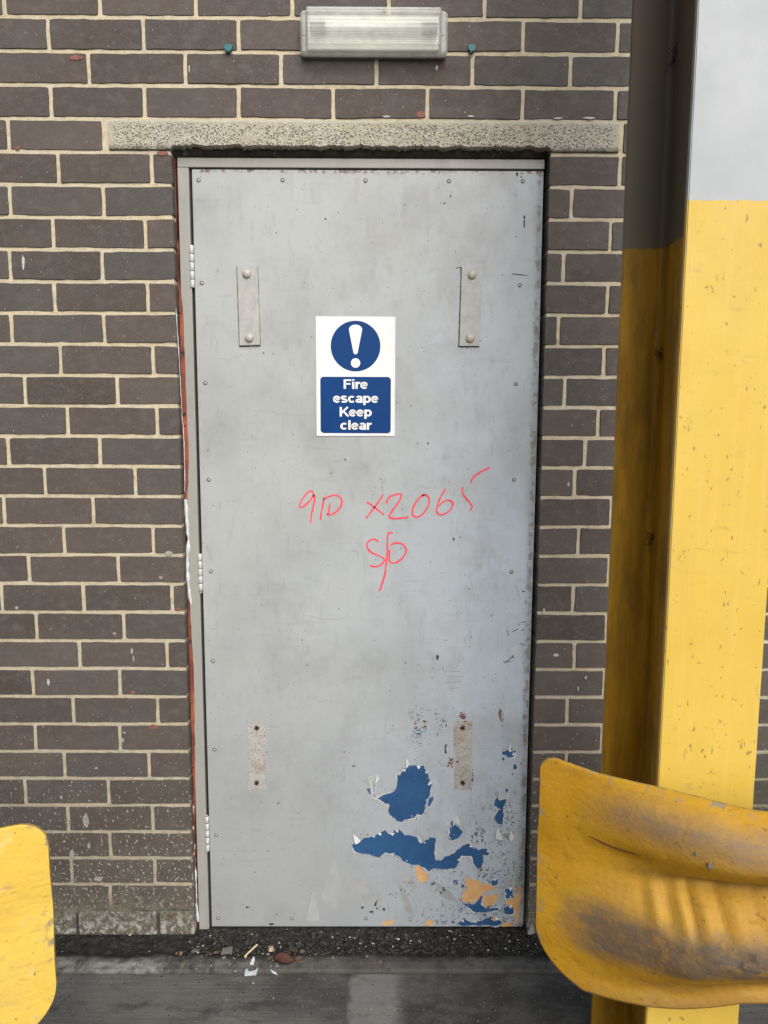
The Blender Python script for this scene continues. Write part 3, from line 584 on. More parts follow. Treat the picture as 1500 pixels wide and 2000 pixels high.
for q in flake_src:                                # small stray chips around each bare patch, and paint left standing inside
    n = len(q); cx = sum(p.x for p in q)/n; cz = sum(p.z for p in q)/n
    for i in range(0, n, 2):
        if rf.random() < 0.45:
            o_ = Vector((q[i].x-cx, 0, q[i].z-cz)).normalized(); ins = rf.random() < 0.35; dd = -rf.uniform(0.002, 0.008) if ins else abs(rf.gauss(0.002, 0.006)); c0 = q[i]+o_*dd; w = rf.uniform(0.0008, 0.0026)
            c0.x = min(c0.x, DR-0.004); c0.z = max(c0.z, DB+0.004)
            pts = [(c0.x+w*math.cos(a)*rf.uniform(.4, 1.3), 0, c0.z+w*math.sin(a)*rf.uniform(.4, 1.3)) for a in (2*PI*j/6 for j in range(6))]
            plate(bm, pts, DY-0.0009-rf.random()*0.0004, 0.0012, (M_FLAKE if rf.random() < .6 else M_SCUFF) if ins else (M_BLUE if rf.random() < .5 else M_DARK if rf.random() < .5 else M_FLAKE))
bits(1110,1590,200,70,46,M_BLUE,(5,20),(4,16),40); bits(1050,1690,260,30,30,M_BLUE,(6,24),(4,12),41); bits(1315,1580,40,150,16,M_OR,(6,18),(6,22),42); bits(1060,1450,140,60,14,M_OR,(5,14),(5,12),43)
bits(1260,900,70,110,34,M_DARK,(3,10),(3,12),44); bits(1200,1330,180,90,40,M_DARK,(3,10),(3,12),45); bits(1180,1200,120,120,26,M_FLAKE,(3,9),(4,14),46); bits(1230,1150,60,140,26,M_DARK,(3,9),(4,16),47); bits(960,1060,100,60,18,M_FLAKE,(4,10),(4,14),48)
bits(1000,1660,300,40,40,M_FLAKE,(3,9),(3,10),49); bits(620,1340,80,60,16,M_FLAKE,(3,9),(3,9),50); bits(620,1390,90,70,18,M_DARK,(2,7),(3,9),51); bits(300,700,70,60,16,M_FLAKE,(3,10),(3,12),52)
def spot(px, py, w, h, mi, y=0.0005, n=8):
    c = Pd(px, py); plate(bm, [(c.x+w/2*math.cos(a)*random.uniform(.75, 1.2), 0, c.z+h/2*math.sin(a)*random.uniform(.75, 1.2)) for a in (2*PI*i/n for i in range(n))], DY-y, 0.001, mi)
for px, py, w, h in [(836,866,.005,.006),(674,898,.005,.005),(636,428,.005,.005),(733,953,.002,.003),(878,941,.003,.003),(878,947,.003,.003),(855,1284,.007,.014),(853,1283,.004,.010),(886,1053,.005,.010),(899,1049,.004,.004),(1022,1155,.007,.004),(880,383,.004,.006),(868,397,.004,.005),(1024,424,.005,.010),(1024,436,.004,.022),(483,1772,.012,.006),(530,1825-20,.014,.008),(540,455,.003,.004),(960,1202,.003,.006),(916,1150,.004,.004),(790,400,.003,.003),(590,1250,.004,.003),(691,1496,.010,.004),(515,690,.003,.006),(1010,340,.006,.010),(1018,345,.004,.004)]:
    spot(px, py, w, h, M_DARK)
def strokes(lst, w, mi, y=0.0006):
    for s in lst: ribbon(bm, catmull([Pd(a, b) for a, b in s], 5), w, DY-y, mi)
strokes([[(985,1296),(995,1288),(1003,1280)],[(982,1291),(992,1292),(998,1291)],[(990,1230),(994,1242)],[(1000,1234),(1012,1228)],[(1016,1216),(1028,1214)],[(1017,1232),(1026,1228)],[(1015,1258),(1022,1257)],[(1020,1262),(1026,1258)],[(1012,1218),(1014,1222)],[(1000,535),(1030,538)],[(900,522),(890,524)]], 0.0022, M_DARK)
strokes([[(598,1528),(604,1538)],[(603,1552),(610,1562)],[(870,1310),(900,1312)],[(866,1320),(905,1322)],[(870,1334),(900,1330)],[(880,1345),(895,1343)],[(864,1300),(868,1316)],[(1006,1140),(1016,1170)]], 0.0016, M_SCUFF)
strokes([[(515,1215),(560,1218),(600,1217)],[(760,1258),(800,1252),(850,1258)],[(610,1532),(618,1560)],[(590,1200),(640,1210),(690,1205)]], 0.0013, M_SMEAR)
# wiped smears near the bottom
for qi, q_ in enumerate([[(600,1798),(609,1742),(616,1742),(624,1798)],[(628,1752),(644,1706),(648,1668),(656,1668),(662,1712),(672,1758),(652,1786)],[(676,1738),(694,1712),(722,1722),(744,1778),(718,1770),(704,1750)],[(776,1722),(788,1726),(800,1758),(810,1792),(792,1780)],[(842,1715),(880,1742),(900,1766),(862,1752)]]):
    plate(bm, rough_loop([Pd(*p) for p in q_], 0.0007, 0.006, qi*9), DY-0.00015-qi*0.00003, 0.0008, M_SMEAR)
# pale unpainted ghosts of two plates that were removed, with their bolt holes
for (x0, x1, y0, y1) in ((484, 520, 1410, 1542), (886, 922, 1408, 1542)):
    pl = bm
    plate(bm, rough_loop([Pd(x0, y0), Pd(x1, y0), Pd(x1-1, y1), Pd(x0+1, y1)], 0.0006, 0.005, x0), DY-0.0003 if x0 > 600 else DY-0.00028, 0.0008, M_PRIM)
    xm = (x0+x1)/2-0.5
    for yy in (1422, 1529):
        spot(xm, yy, .016, .016, M_BRN, 0.0006, 11); spot(xm, yy, .0095, .0105, M_HOLE, 0.0009, 10)
# pale line painted as the lit right edge of the sheet
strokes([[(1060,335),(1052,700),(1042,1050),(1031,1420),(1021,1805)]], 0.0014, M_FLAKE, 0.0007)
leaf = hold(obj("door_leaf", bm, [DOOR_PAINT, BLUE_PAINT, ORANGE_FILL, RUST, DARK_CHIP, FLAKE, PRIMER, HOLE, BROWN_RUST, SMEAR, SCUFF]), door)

# fixings on the leaf
def screw_mesh():
    bm = bmesh.new(); seg = 12
    dome(bm, (0, 0, 0), 0.0036, 0.0012, seg, 3, 0)
    for j in range(seg):                             # dished washer ring of broken paint
        a, b = 2*PI*j/seg, 2*PI*(j+1)/seg
        f = bm.faces.new([bm.verts.new(v) for v in ((.0036*math.cos(a), 0, .0036*math.sin(a)), (.0052*math.cos(a), -0.0002, .0052*math.sin(a)), (.0052*math.cos(b), -0.0002, .0052*math.sin(b)), (.0036*math.cos(b), 0, .0036*math.sin(b)))])
        f.material_index = 1
    bmesh.ops.recalc_face_normals(bm, faces=bm.faces)
    me = bpy.data.meshes.new("screw"); bm.to_mesh(me); bm.free(); me.materials.append(SCREW); me.materials.append(DARK_CHIP); return me
sm = screw_mesh(); first = None
for px, py in [(388,352),(552,352),(714,353),(877,354),(1021,354),(394,553),(401,748),(408,937),(412,1116),(416,1291),(419,1464),(422,1631),(426,1793),(570,1794),(715,1794),(1015,557),(1008,750),(1004,937),(999,1117),(989,1632),(985,1797)]:
    o = link("screw", sm) if first is None else first.copy()
    if first is None: first = o
    else: COL.objects.link(o)
    o.parent = door; o.location = Pd(px, py)+Vector((0, -0.0004, 0))-Vector(door.location)
SHADOW_EDGE = mottled('plate_shadow', (0.025, 0.020, 0.017), (0.09, 0.075, 0.065), 60, 0.8)
def mounting(quad, bolts):
    bm = bmesh.new(); q = [P(a, b, DY-0.005) for a, b in quad]
    plate(bm, q, DY-0.0062, 0.0050)
    ed = [e_ for e_ in bm.edges if all(abs(v.co.y-(DY-0.0062)) < 1e-5 for v in e_.verts) and len(e_.link_faces) == 2 and any(abs(f.normal.y) < 0.5 for f in e_.link_faces)]
    bm.normal_update()
    bmesh.ops.bevel(bm, geom=[e_ for e_ in bm.edges if len(e_.link_faces) == 2 and e_.calc_face_angle(0) > 1 and all(abs(v.co.y-(DY-0.0062)) < 1e-5 for v in e_.verts)], offset=0.0010, segments=2, affect='EDGES')
    p = obj("mounting_plate", bm, STRAP); hold(p, door)
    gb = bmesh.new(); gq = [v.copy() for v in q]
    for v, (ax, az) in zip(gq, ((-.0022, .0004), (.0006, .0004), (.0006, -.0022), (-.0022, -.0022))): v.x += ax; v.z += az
    plate(gb, rough_loop(gq, 0.0005, 0.004, quad[0][0]), DY-0.0004, 0.0008); ge = obj('shadow_edge', gb, SHADOW_EDGE, p)  # dark rim painted as the plate's shadow, wider left and below
    for a, b in bolts:
        c = P(a, b, DY-0.0062); bm = bmesh.new(); dome(bm, (0, 0, 0), 0.0112, 0.0078, 18, 6)
        bo = obj("bolt", bm, BOLT, p, True); bo.location = c
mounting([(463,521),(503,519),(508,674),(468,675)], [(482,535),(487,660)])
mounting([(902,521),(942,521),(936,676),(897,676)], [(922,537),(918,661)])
def hinge(x, y0, y1, tipped):
    bm = bmesh.new(); a, b = P(x, y0, DY-0.006), P(x, y1, DY-0.006); n = 5; L = (a.z-b.z)/n; r = 0.0052; X = -0.4672
    for i in range(n):
        z1 = a.z-L*i-0.0008; z0 = a.z-L*(i+1)+0.0008
        tube(bm, [(X, DY-0.0035, z1), (X, DY-0.0035, z1-0.0008), (X, DY-0.0035, z0+0.0008), (X, DY-0.0035, z0)], [r*0.85, r, r, r*0.85], 14)
    tube(bm, [(X, DY-0.0030, a.z-0.002), (X, DY-0.0030, b.z+0.002)], r*0.62, 8, 1)  # dark core, coloured as shade between the knuckles
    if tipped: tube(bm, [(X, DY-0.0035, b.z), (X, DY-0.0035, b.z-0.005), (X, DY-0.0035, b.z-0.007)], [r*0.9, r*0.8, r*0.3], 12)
    hold(obj("hinge", bm, [HINGE, GAP_SHADE], smooth=True), door)
hinge(371,478,562,False); hinge(390,1081,1154,True); hinge(401,1594,1663,False)
# red marker note written on the leaf
bm = bmesh.new(); K = 3.5098
def note(*st):
    for s in st: ribbon(bm, catmull([Pd(570+a/K, 600+b/K) for a, b in s], 6), 0.0050, DY-0.0008)
note([(150,1300),(140,1262),(110,1268),(70,1320),(52,1365),(75,1368),(120,1330),(150,1290),(158,1300),(148,1360),(135,1420),(128,1482)], [(222,1300),(212,1360),(202,1410),(196,1458)],
     [(262,1340),(252,1400),(245,1422)], [(215,1318),(260,1295),(310,1290),(342,1320),(335,1365),(300,1405),(258,1424),(240,1418)],
     [(512,1335),(545,1355),(590,1390),(632,1422)], [(628,1282),(590,1340),(545,1400),(508,1448)],
     [(648,1345),(665,1305),(710,1285),(748,1282),(740,1320),(700,1380),(668,1430),(685,1446),(740,1447),(800,1438)],
     [(912,1285),(870,1310),(835,1365),(826,1415),(850,1438),(895,1420),(935,1360),(940,1310),(915,1285),(890,1290)],
     [(1055,1242),(1020,1300),(995,1370),(995,1410),(1030,1422),(1080,1395),(1105,1350),(1085,1325),(1045,1330),(1005,1365)],
     [(1175,1232),(1168,1270),(1195,1310),(1225,1345),(1236,1365),(1222,1396)], [(1228,1205),(1240,1170),(1285,1135),(1358,1098)],
     [(595,1608),(565,1590),(525,1605),(515,1640),(545,1680),(600,1705),(635,1730),(610,1765),(570,1778),(535,1770)],
     [(692,1548),(662,1550),(655,1600),(655,1680),(648,1750),(638,1830),(620,1890),(602,1945)],
     [(672,1660),(668,1720),(680,1750),(720,1748),(765,1710),(785,1665),(760,1625),(715,1615),(675,1630)])
hold(obj("handwriting", bm, RED_MARKER), door)['label'] = "red handwritten note reading 910 x 2065 S/O"

# ------------------------------------------------------------------ sign
SY = DY-0.0022
sign = tag(empty("fire_escape_sign", P(693, 735, SY)), "white and blue Fire escape Keep clear sign fixed to the middle of the door", "sign")
bm = bmesh.new(); a, b = P(616, 618, SY), P(771, 852, SY); SX0, SX1, SZ0, SZ1 = a.x, b.x, b.z, a.z
SX0 = (P(616, 618, SY).x+P(619, 852, SY).x)/2; SX1 = (P(772, 618, SY).x+P(771, 852, SY).x)/2
box(bm, SX0, SX1, SY, SY+0.0018, SZ0, SZ1, 0.0004); hold(obj("backing_panel", bm, SIGN_WHITE), sign)
u = (SX1-SX0)/155.0                                # metres per measured unit on the sign
scx = (SX0+SX1)/2
def circ(cx, cz, r, n=48): return [(cx+r*math.cos(2*PI*i/n), 0, cz+r*math.sin(2*PI*i/n)) for i in range(n)]
dc = P(693.5, 676, SY); bm = bmesh.new(); plate(bm, circ(scx, dc.z, 0.0622), SY-0.0004, 0.0006); hold(obj("pictogram_disc", bm, SIGN_BLUE), sign)
bm = bmesh.new(); zt, zb = P(693, 634, SY).z, P(693, 692, SY).z
pts = []
rt, rb = 0.0165, 0.0055
for i in range(17): a_ = PI*i/16; pts.append((scx+rt*math.cos(a_), 0, zt-rt*0.75+rt*0.75*math.sin(a_)))
for i in range(13): a_ = PI+PI*i/12; pts.append((scx+rb*math.cos(a_), 0, zb+rb+rb*math.sin(a_)))
plate(bm, pts, SY-0.0008, 0.0006); plate(bm, circ(scx, P(693, 709, SY).z, 0.0118, 32), SY-0.0008, 0.0006)
hold(obj("exclamation_mark", bm, SIGN_WHITE), sign)
bm = bmesh.new(); x0, x1, z1, z0 = scx-69.5*u, scx+69.5*u, P(693, 736, SY).z, P(693, 846, SY).z; r = 0.0085; pts = []
for cx_, cz_, s in ((x1-r, z1-r, 0), (x0+r, z1-r, 1), (x0+r, z0+r, 2), (x1-r, z0+r, 3)):
    for i in range(7): a_ = PI/2*(s+i/6); pts.append((cx_+r*math.cos(a_), 0, cz_+r*math.sin(a_)))
plate(bm, pts, SY-0.0004, 0.0006); hold(obj("text_panel", bm, SIGN_BLUE), sign)
bm = bmesh.new()
def arc(cx, cz, rx, rz, a0, a1, n=14): return [(cx+rx*math.cos(math.radians(a0+(a1-a0)*i/n)), cz+rz*math.sin(math.radians(a0+(a1-a0)*i/n))) for i in range(n+1)]
SW = 0.182                                            # stroke weight; capitals are 1 high, small letters 0.74
LET = {'F': (0.62, [[(.1, 0), (.1, 1)], [(.1, .91), (.60, .91)], [(.1, .52), (.54, .52)]]),
 'i': (0.27, [[(.135, 0), (.135, .74)], [(.135, .85), (.135, 1.0)]]), 'l': (0.27, [[(.135, 0), (.135, 1.0)]]),
 'r': (0.40, [[(.12, 0), (.12, .74)], arc(.42, .34, .30, .31, 172, 95, 8)+[(.42, .65)]]),
 'e': (0.60, [[(.11, .385), (.50, .385)]+arc(.30, .37, .205, .28, 3, 322, 22)]),
 'c': (0.60, [arc(.31, .37, .205, .28, 42, 318, 22)]),
 's': (0.58, [arc(.29, .525, .185, .135, 25, 180, 10)+[(.125, .47), (.20, .405), (.36, .345), (.46, .28)]+arc(.285, .215, .185, .13, 10, -155, 10)]),
 'a': (0.60, [arc(.30, .50, .185, .155, 155, 0, 10)+[(.485, .40), (.485, .10), (.52, 0)], [(.485, .385), (.33, .36)]+arc(.26, .215, .155, .135, 100, 330, 12)+[(.47, .20)]]),
 'p': (0.64, [[(.12, -.24), (.12, .74)], arc(.335, .37, .205, .28, 180, -180, 26)]),
 'K': (0.74, [[(.1, 0), (.1, 1)], [(.13, .36), (.66, 1.0)], [(.30, .56), (.70, 0)]])}
def stroke2d(bm, pts, w, to3, y):
    L = []; R2 = []; n = len(pts)
    for i in range(n):
        a, b = pts[max(i-1, 0)], pts[min(i+1, n-1)]; tx, tz = b[0]-a[0], b[1]-a[1]; l = math.hypot(tx, tz) or 1; nx_, nz_ = -tz/l*w/2, tx/l*w/2
        L.append(bm.verts.new(to3(pts[i][0]+nx_, pts[i][1]+nz_, y))); R2.append(bm.verts.new(to3(pts[i][0]-nx_, pts[i][1]-nz_, y)))
    for i in range(n-1): bm.faces.new((R2[i], R2[i+1], L[i+1], L[i]))
for word, base, cap, wpx in (("Fire", 759.5, 18.2, 46.5), ("escape", 786.7, 18.2, 88.5), ("Keep", 813.5, 18.2, 62.5), ("clear", 839.3, 18.2, 60.5)):
    tot = sum(LET[c_][0] for c_ in word)-0.06; sx = wpx*u/tot; sz = cap*u*1.02; zb = P(693, base, SY).z; pen = -0.02; kq = 0
    for c_ in word:
        wd, st = LET[c_]
        for q_ in st:
            kq += 1
            stroke2d(bm, q_, SW if len(q_) > 3 or q_[0][0] == q_[-1][0] else SW*0.92, lambda a, b, y, p_=pen: (scx-wpx*u/2+(a+p_)*sx, y, zb+b*sz), SY-0.0008-0.00004*kq)
        pen += wd
hold(obj("lettering", bm, SIGN_WHITE), sign)['label'] = "white lettering reading Fire escape Keep clear"

# ------------------------------------------------------------------ bulkhead light over the door
LY = -0.086
la, lb = P(583, 12, -0.040), P(875, 109, -0.026)
LX0, LX1, LZ1, LZ0 = la.x, lb.x, la.z, lb.z
light = tag(empty("bulkhead_light", ((LX0+LX1)/2, 0.0, (LZ0+LZ1)/2)), "unlit rectangular wall light with a ribbed clear cover above the door", "wall light")
BODY = mottled("light_body_plastic", (0.22, 0.23, 0.21), (0.32, 0.33, 0.30), 40, 0.5)
REFL = mottled("light_reflector", (0.68, 0.69, 0.64), (0.78, 0.78, 0.74), 30, 0.35)
TUBEM = mottled("lamp_tube_glass", (0.80, 0.81, 0.79), (0.84, 0.85, 0.83), 20, 0.2)
k = Mat("ribbed_cover", 0.22, 0.5); tr_ = k.t.nodes.new('ShaderNodeBsdfTransparent'); mx = k.t.nodes.new('ShaderNodeMixShader')
tr_.inputs[0].default_value = (0.95, 0.97, 0.94, 1)
c = k.mix(k.rng(k.noise(40, 5, 0.65), 0.45, 0.7, 0, 0.5), (0.86, 0.87, 0.84), (0.64, 0.64, 0.60))
c = k.mix(k.rng(k.noise(95, 3, 0.6), 0.69, 0.72, 0, 0.8), c, (0.10, 0.10, 0.09)); k.out(c)
k.link(k.rng(k.noise(30, 4), 0.3, 0.7, 0.36, 0.52), mx.inputs[0]); k.t.links.new(tr_.outputs[0], mx.inputs[1])
tl_ = k.t.nodes.new('ShaderNodeBsdfTranslucent'); tl_.inputs[0].default_value = (0.9, 0.92, 0.88, 1); m2_ = k.t.nodes.new('ShaderNodeMixShader'); m2_.inputs[0].default_value = 0.50
k.t.links.new(tl_.outputs[0], m2_.inputs[1]); k.t.links.new(k.b.outputs[0], m2_.inputs[2]); k.t.links.new(m2_.outputs[0], mx.inputs[2])
k.t.links.new(mx.outputs[0], k.t.nodes['Material Output'].inputs[0]); COVER = k.m
bm = bmesh.new(); box(bm, LX0+0.004, LX1-0.004, -0.018, 0.003, LZ0+0.004, LZ1-0.004, 0.004); hold(obj("base_body", bm, BODY), light)
bm = bmesh.new(); box(bm, LX0+0.018, LX1-0.022, -0.026, -0.0178, LZ0+0.012, LZ1-0.012, 0.003); hold(obj("reflector", bm, REFL), light)
zc = (LZ0+LZ1)/2+0.004
bm = bmesh.new(); tube(bm, [(LX0+0.055, -0.040, zc), (LX1-0.062, -0.040, zc)], 0.0085, 14); hold(obj("lamp_tube", bm, TUBEM, smooth=True), light)
for s0 in (LX0+0.026, LX1-0.062):
    bm = bmesh.new(); box(bm, s0, s0+0.036, -0.049, -0.026, zc-0.010, zc+0.008, 0.002); hold(obj("lamp_holder", bm, mottled("lamp_holder_plastic", (0.16, 0.17, 0.17), (0.26, 0.27, 0.27), 80, 0.5)), light)
bm = bmesh.new(); nx, nz = 150, 110; g = []
W_, H_ = LX1-LX0, LZ1-LZ0; rc = 0.012
def edge_d(X, Z):                                   # distance inside a rounded rectangle
    dx, dz = min(X-LX0, LX1-X), min(Z-LZ0, LZ1-Z)
    if dx < rc and dz < rc: return rc-math.hypot(rc-dx, rc-dz)
    return min(dx, dz)
for i in range(nz+1):
    row = []
    for j in range(nx+1):
        uu, ww = j/nx*2-1, i/nz*2-1
        X = (LX0+LX1)/2+W_/2*math.copysign(abs(uu)**0.75, uu); Z = (LZ0+LZ1)/2+H_/2*math.copysign(abs(ww)**0.75, ww)
        dx, dz = min(X-LX0, LX1-X), min(Z-LZ0, LZ1-Z)
        if dx < rc and dz < rc:                     # pull the corner onto the rounded outline
            q = max(rc-dx, rc-dz); h = math.hypot(rc-dx, rc-dz)
            if h > 1e-6:
                f_ = q/h; sx_ = 1 if X > (LX0+LX1)/2 else -1; sz_ = 1 if Z > (LZ0+LZ1)/2 else -1
                X = (LX1-rc if sx_ > 0 else LX0+rc)+sx_*(rc-dx)*f_; Z = (LZ1-rc if sz_ > 0 else LZ0+rc)+sz_*(rc-dz)*f_
        d = max(0.0, edge_d(X, Z)); dxe = min(X-LX0-0.0, LX1-X)
        s1 = min(1, d/0.007); yv = -0.018-0.014*math.sqrt(max(0, 1-(1-s1)**2))
        s2 = max(0, min(1, (min(dxe-0.017, d-0.0045))/0.007)); yv -= 0.024*math.sqrt(max(0, 1-(1-s2)**2))
        rib = 0 if s2 <= 0.3 else (0.0006*(0.5+0.5*math.cos((Z-LZ0)/0.0052*2*PI)) if abs(Z-zc) > 0.011 else 0.0010*(0.5+0.5*math.cos((Z-LZ0)/0.009*2*PI)))
        row.append(bm.verts.new((X, yv-rib, Z)))
    g.append(row)
for i in range(nz):
    for j in range(nx): bm.faces.new((g[i][j], g[i][j+1], g[i+1][j+1], g[i+1][j]))
hold(obj("ribbed_cover", bm, COVER, smooth=True), light)
for px in (591, 866):
    c = P(px, 56, -0.056); bm = bmesh.new(); dome(bm, (c.x, -0.032, c.z), 0.0035, 0.0015, 10, 3); hold(obj("cover_screw", bm, SCREW), light)

# teal plug scraps in the joints on either side of the light
for px, py, lab in ((447, 98, "small teal plastic scrap in the mortar joint left of the wall light"), (921, 98, "small teal plastic scrap in the mortar joint right of the wall light")):
    bm = bmesh.new(); c = P(px, py); w = 0.0095
    pts = [(-w, w*0.6), (-w*0.3, w), (w, w*0.75), (w*0.85, -w*0.1), (w*0.15, -w), (-w*0.75, -w*0.4)]
    if px > 800: pts = [(-a*0.95, b) for a, b in pts]
    plate(bm, [(a, 0, b) for a, b in pts], -0.009, 0.013); plate(bm, circ(0.001, -0.0045, 0.0025, 10), -0.0105, 0.003)
    o = obj("plastic_plug", bm, TEAL); o.location = c; tag(o, lab, "plastic plug", "teal plastic plugs beside the light")

# ------------------------------------------------------------------ steel column (H section)
ZF = 1.11; CYF = -CAM_D+ZF; CYB = -CAM_D+1.405; FX0, FX1 = 0.4225*ZF, 0.5690*ZF; FXC = (FX0+FX1)/2; TF, TW = 0.012, 0.008; PAINT_Z = 1.362+0.3195*ZF
k = Mat("column_paint", 0.5, 0.4); x, y, z = k.xyz()
yel = k.mix(k.rng(k.noise(5, 5, 0.6), 0.35, 0.65), (0.555, 0.375, 0.054), (0.60, 0.42, 0.075))
yel = k.mix(k.rng(k.noise(30, 6, 0.65, k.mapv((1, 1, 0.25))), 0.50, 0.75, 0, 0.45), yel, (0.62, 0.38, 0.045))
yel = k.mix(k.rng(k.noise(75, 3, 0.6, k.mapv((1, 1, 0.7))), 0.665, 0.70, 0, 0.85), yel, (0.22, 0.12, 0.04))
yel = k.mix(k.rng(k.noise(20, 5, 0.7, k.mapv((1, 1, 2.0), (3, 3, 3))), 0.61, 0.72, 0, 0.6), yel, (0.38, 0.26, 0.08))
wht = k.mix(k.rng(k.noise(7, 5, 0.6), 0.35, 0.65), (0.335, 0.36, 0.372), (0.37, 0.397, 0.41))
yel = k.mix(k.rng(k.noise(26, 5, 0.7, k.mapv((3, 1, 0.10), (2, 3, 3))), 0.52, 0.68, 0, 0.35), yel, (0.64, 0.465, 0.12))
yel = k.mix(k.rng(k.noise(3.5, 6, 0.65, k.mapv((1.5, 1, 0.7), (8, 8, 1))), 0.50, 0.70, 0, 0.35), yel, (0.48, 0.31, 0.05))
yel = k.mix(k.rng(k.noise(110, 3, 0.6, k.mapv((1, 1, 0.5), (3, 8, 1))), 0.66, 0.70, 0, 0.7), yel, (0.20, 0.13, 0.05))
wht = k.mix(k.rng(k.noise(14, 5, 0.7, k.mapv((3, 1, 0.3), (2, 3, 3))), 0.50, 0.70, 0, 0.4), wht, (0.36, 0.375, 0.385))
wht = k.mix(k.rng(k.noise(55, 4, 0.6), 0.62, 0.70, 0, 0.4), wht, (0.36, 0.38, 0.39))
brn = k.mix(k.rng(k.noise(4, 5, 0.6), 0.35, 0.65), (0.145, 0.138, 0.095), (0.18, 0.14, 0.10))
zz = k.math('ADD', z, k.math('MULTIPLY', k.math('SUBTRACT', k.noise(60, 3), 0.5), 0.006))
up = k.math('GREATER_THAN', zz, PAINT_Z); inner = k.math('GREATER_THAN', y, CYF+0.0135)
iy = k.mix(k.rng(k.noise(14, 6, 0.7, k.mapv((2.2, 2.2, 0.22))), 0.38, 0.66, 0, 0.85), (0.56, 0.31, 0.020), (0.24, 0.13, 0.018))  # recess yellow made browner as painted shade, plus grime streaks
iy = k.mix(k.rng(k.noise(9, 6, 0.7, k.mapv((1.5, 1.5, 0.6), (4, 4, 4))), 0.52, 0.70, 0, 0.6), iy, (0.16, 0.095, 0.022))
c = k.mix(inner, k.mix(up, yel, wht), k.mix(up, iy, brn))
nb = k.bump(k.noise(45, 4, 0.6, k.mapv((1, 1, 0.5))), 0.15, 0.002); nb = k.bump(k.rng(k.noise(70, 3, 0.5, k.mapv(loc=(4, 1, 2))), 0.62, 0.76), 0.15, 0.0010, nb)
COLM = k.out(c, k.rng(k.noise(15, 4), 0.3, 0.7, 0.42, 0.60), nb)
bm = bmesh.new(); rr = 0.009
half = [(FX0, CYF), (FX0, CYF+TF)]                    # left half outline, front flange to back flange
xw = FXC-TW/2
half += [(xw-rr, CYF+TF), (xw-rr*0.3, CYF+TF+rr*0.3), (xw, CYF+TF+rr), (xw, CYB-TF-rr), (xw-rr*0.3, CYB-TF-rr*0.3), (xw-rr, CYB-TF), (FX0, CYB-TF), (FX0, CYB)]
outl = half+[(2*FXC-a, b) for a, b in reversed(half)]
zs = [-0.006+3.3*i/60 for i in range(61)]
rings = [[bm.verts.new((a+0.0006*mnoise.noise(Vector((a*40, b*9, zv*25))), b, zv)) for a, b in outl] for zv in zs]
for p, q in zip(rings, rings[1:]):
    for i in range(len(outl)):
        j = (i+1) % len(outl); bm.faces.new((p[i], p[j], q[j], q[i]))
bmesh.ops.recalc_face_normals(bm, faces=bm.faces)
bmesh.ops.bevel(bm, geom=[e_ for e_ in bm.edges if len(e_.link_faces) == 2 and e_.calc_face_angle(0) > 1.2], offset=0.0016, segments=2, affect='EDGES')
bm.faces.new(rings[-1]) if all(v.is_valid for v in rings[-1]) else None
column = empty("steel_column", (FXC, (CYF+CYB)/2, 0)); tag(column, "H section steel column painted pale grey above and yellow below, right of the door", "column")
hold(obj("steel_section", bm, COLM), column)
bm = bmesh.new(); box(bm, FXC-0.082, FXC+0.082, CYF-0.07, CYB-0.002, -0.004, 0.014, 0.002); hold(obj("base_plate", bm, mottled("base_plate_paint", (0.45, 0.28, 0.05), (0.60, 0.38, 0.06), 20, 0.6)), column)

# dirty cobwebs in the corner of the section
WEB = mottled("dirty_web", (0.030, 0.022, 0.012), (0.07, 0.05, 0.028), 90, 0.9)
for px, py, s, seed, lab in ((1312, 112, 0.022, 1, "dark dusty cobweb in the brown upper part of the column's corner"), (1284, 690, 0.015, 2, "dark cobweb in the yellow column corner level with the sign"), (1271, 1048, 0.020, 3, "dark cobweb in the yellow column corner level with the red note")):
    r = random.Random(seed); bm = bmesh.new()
    for i in range(22):
        a = Vector((r.gauss(0, s*0.22), -0.005-r.random()*0.012, r.gauss(0, s*0.32))); d = Vector((r.gauss(0, s*0.45), r.uniform(-0.008, 0.006), r.gauss(-s*0.25, s*0.6)))
        tube(bm, [a, a+d*0.5+Vector((r.gauss(0, .002), 0, r.gauss(0, .002))), a+d], [0.0008, 0.0006, 0.0003], 4)
    o = obj("cobweb", bm, WEB); o.location = P(px, py, CYB-TF-0.004); tag(o, lab, "cobweb", "cobwebs on the steel column")

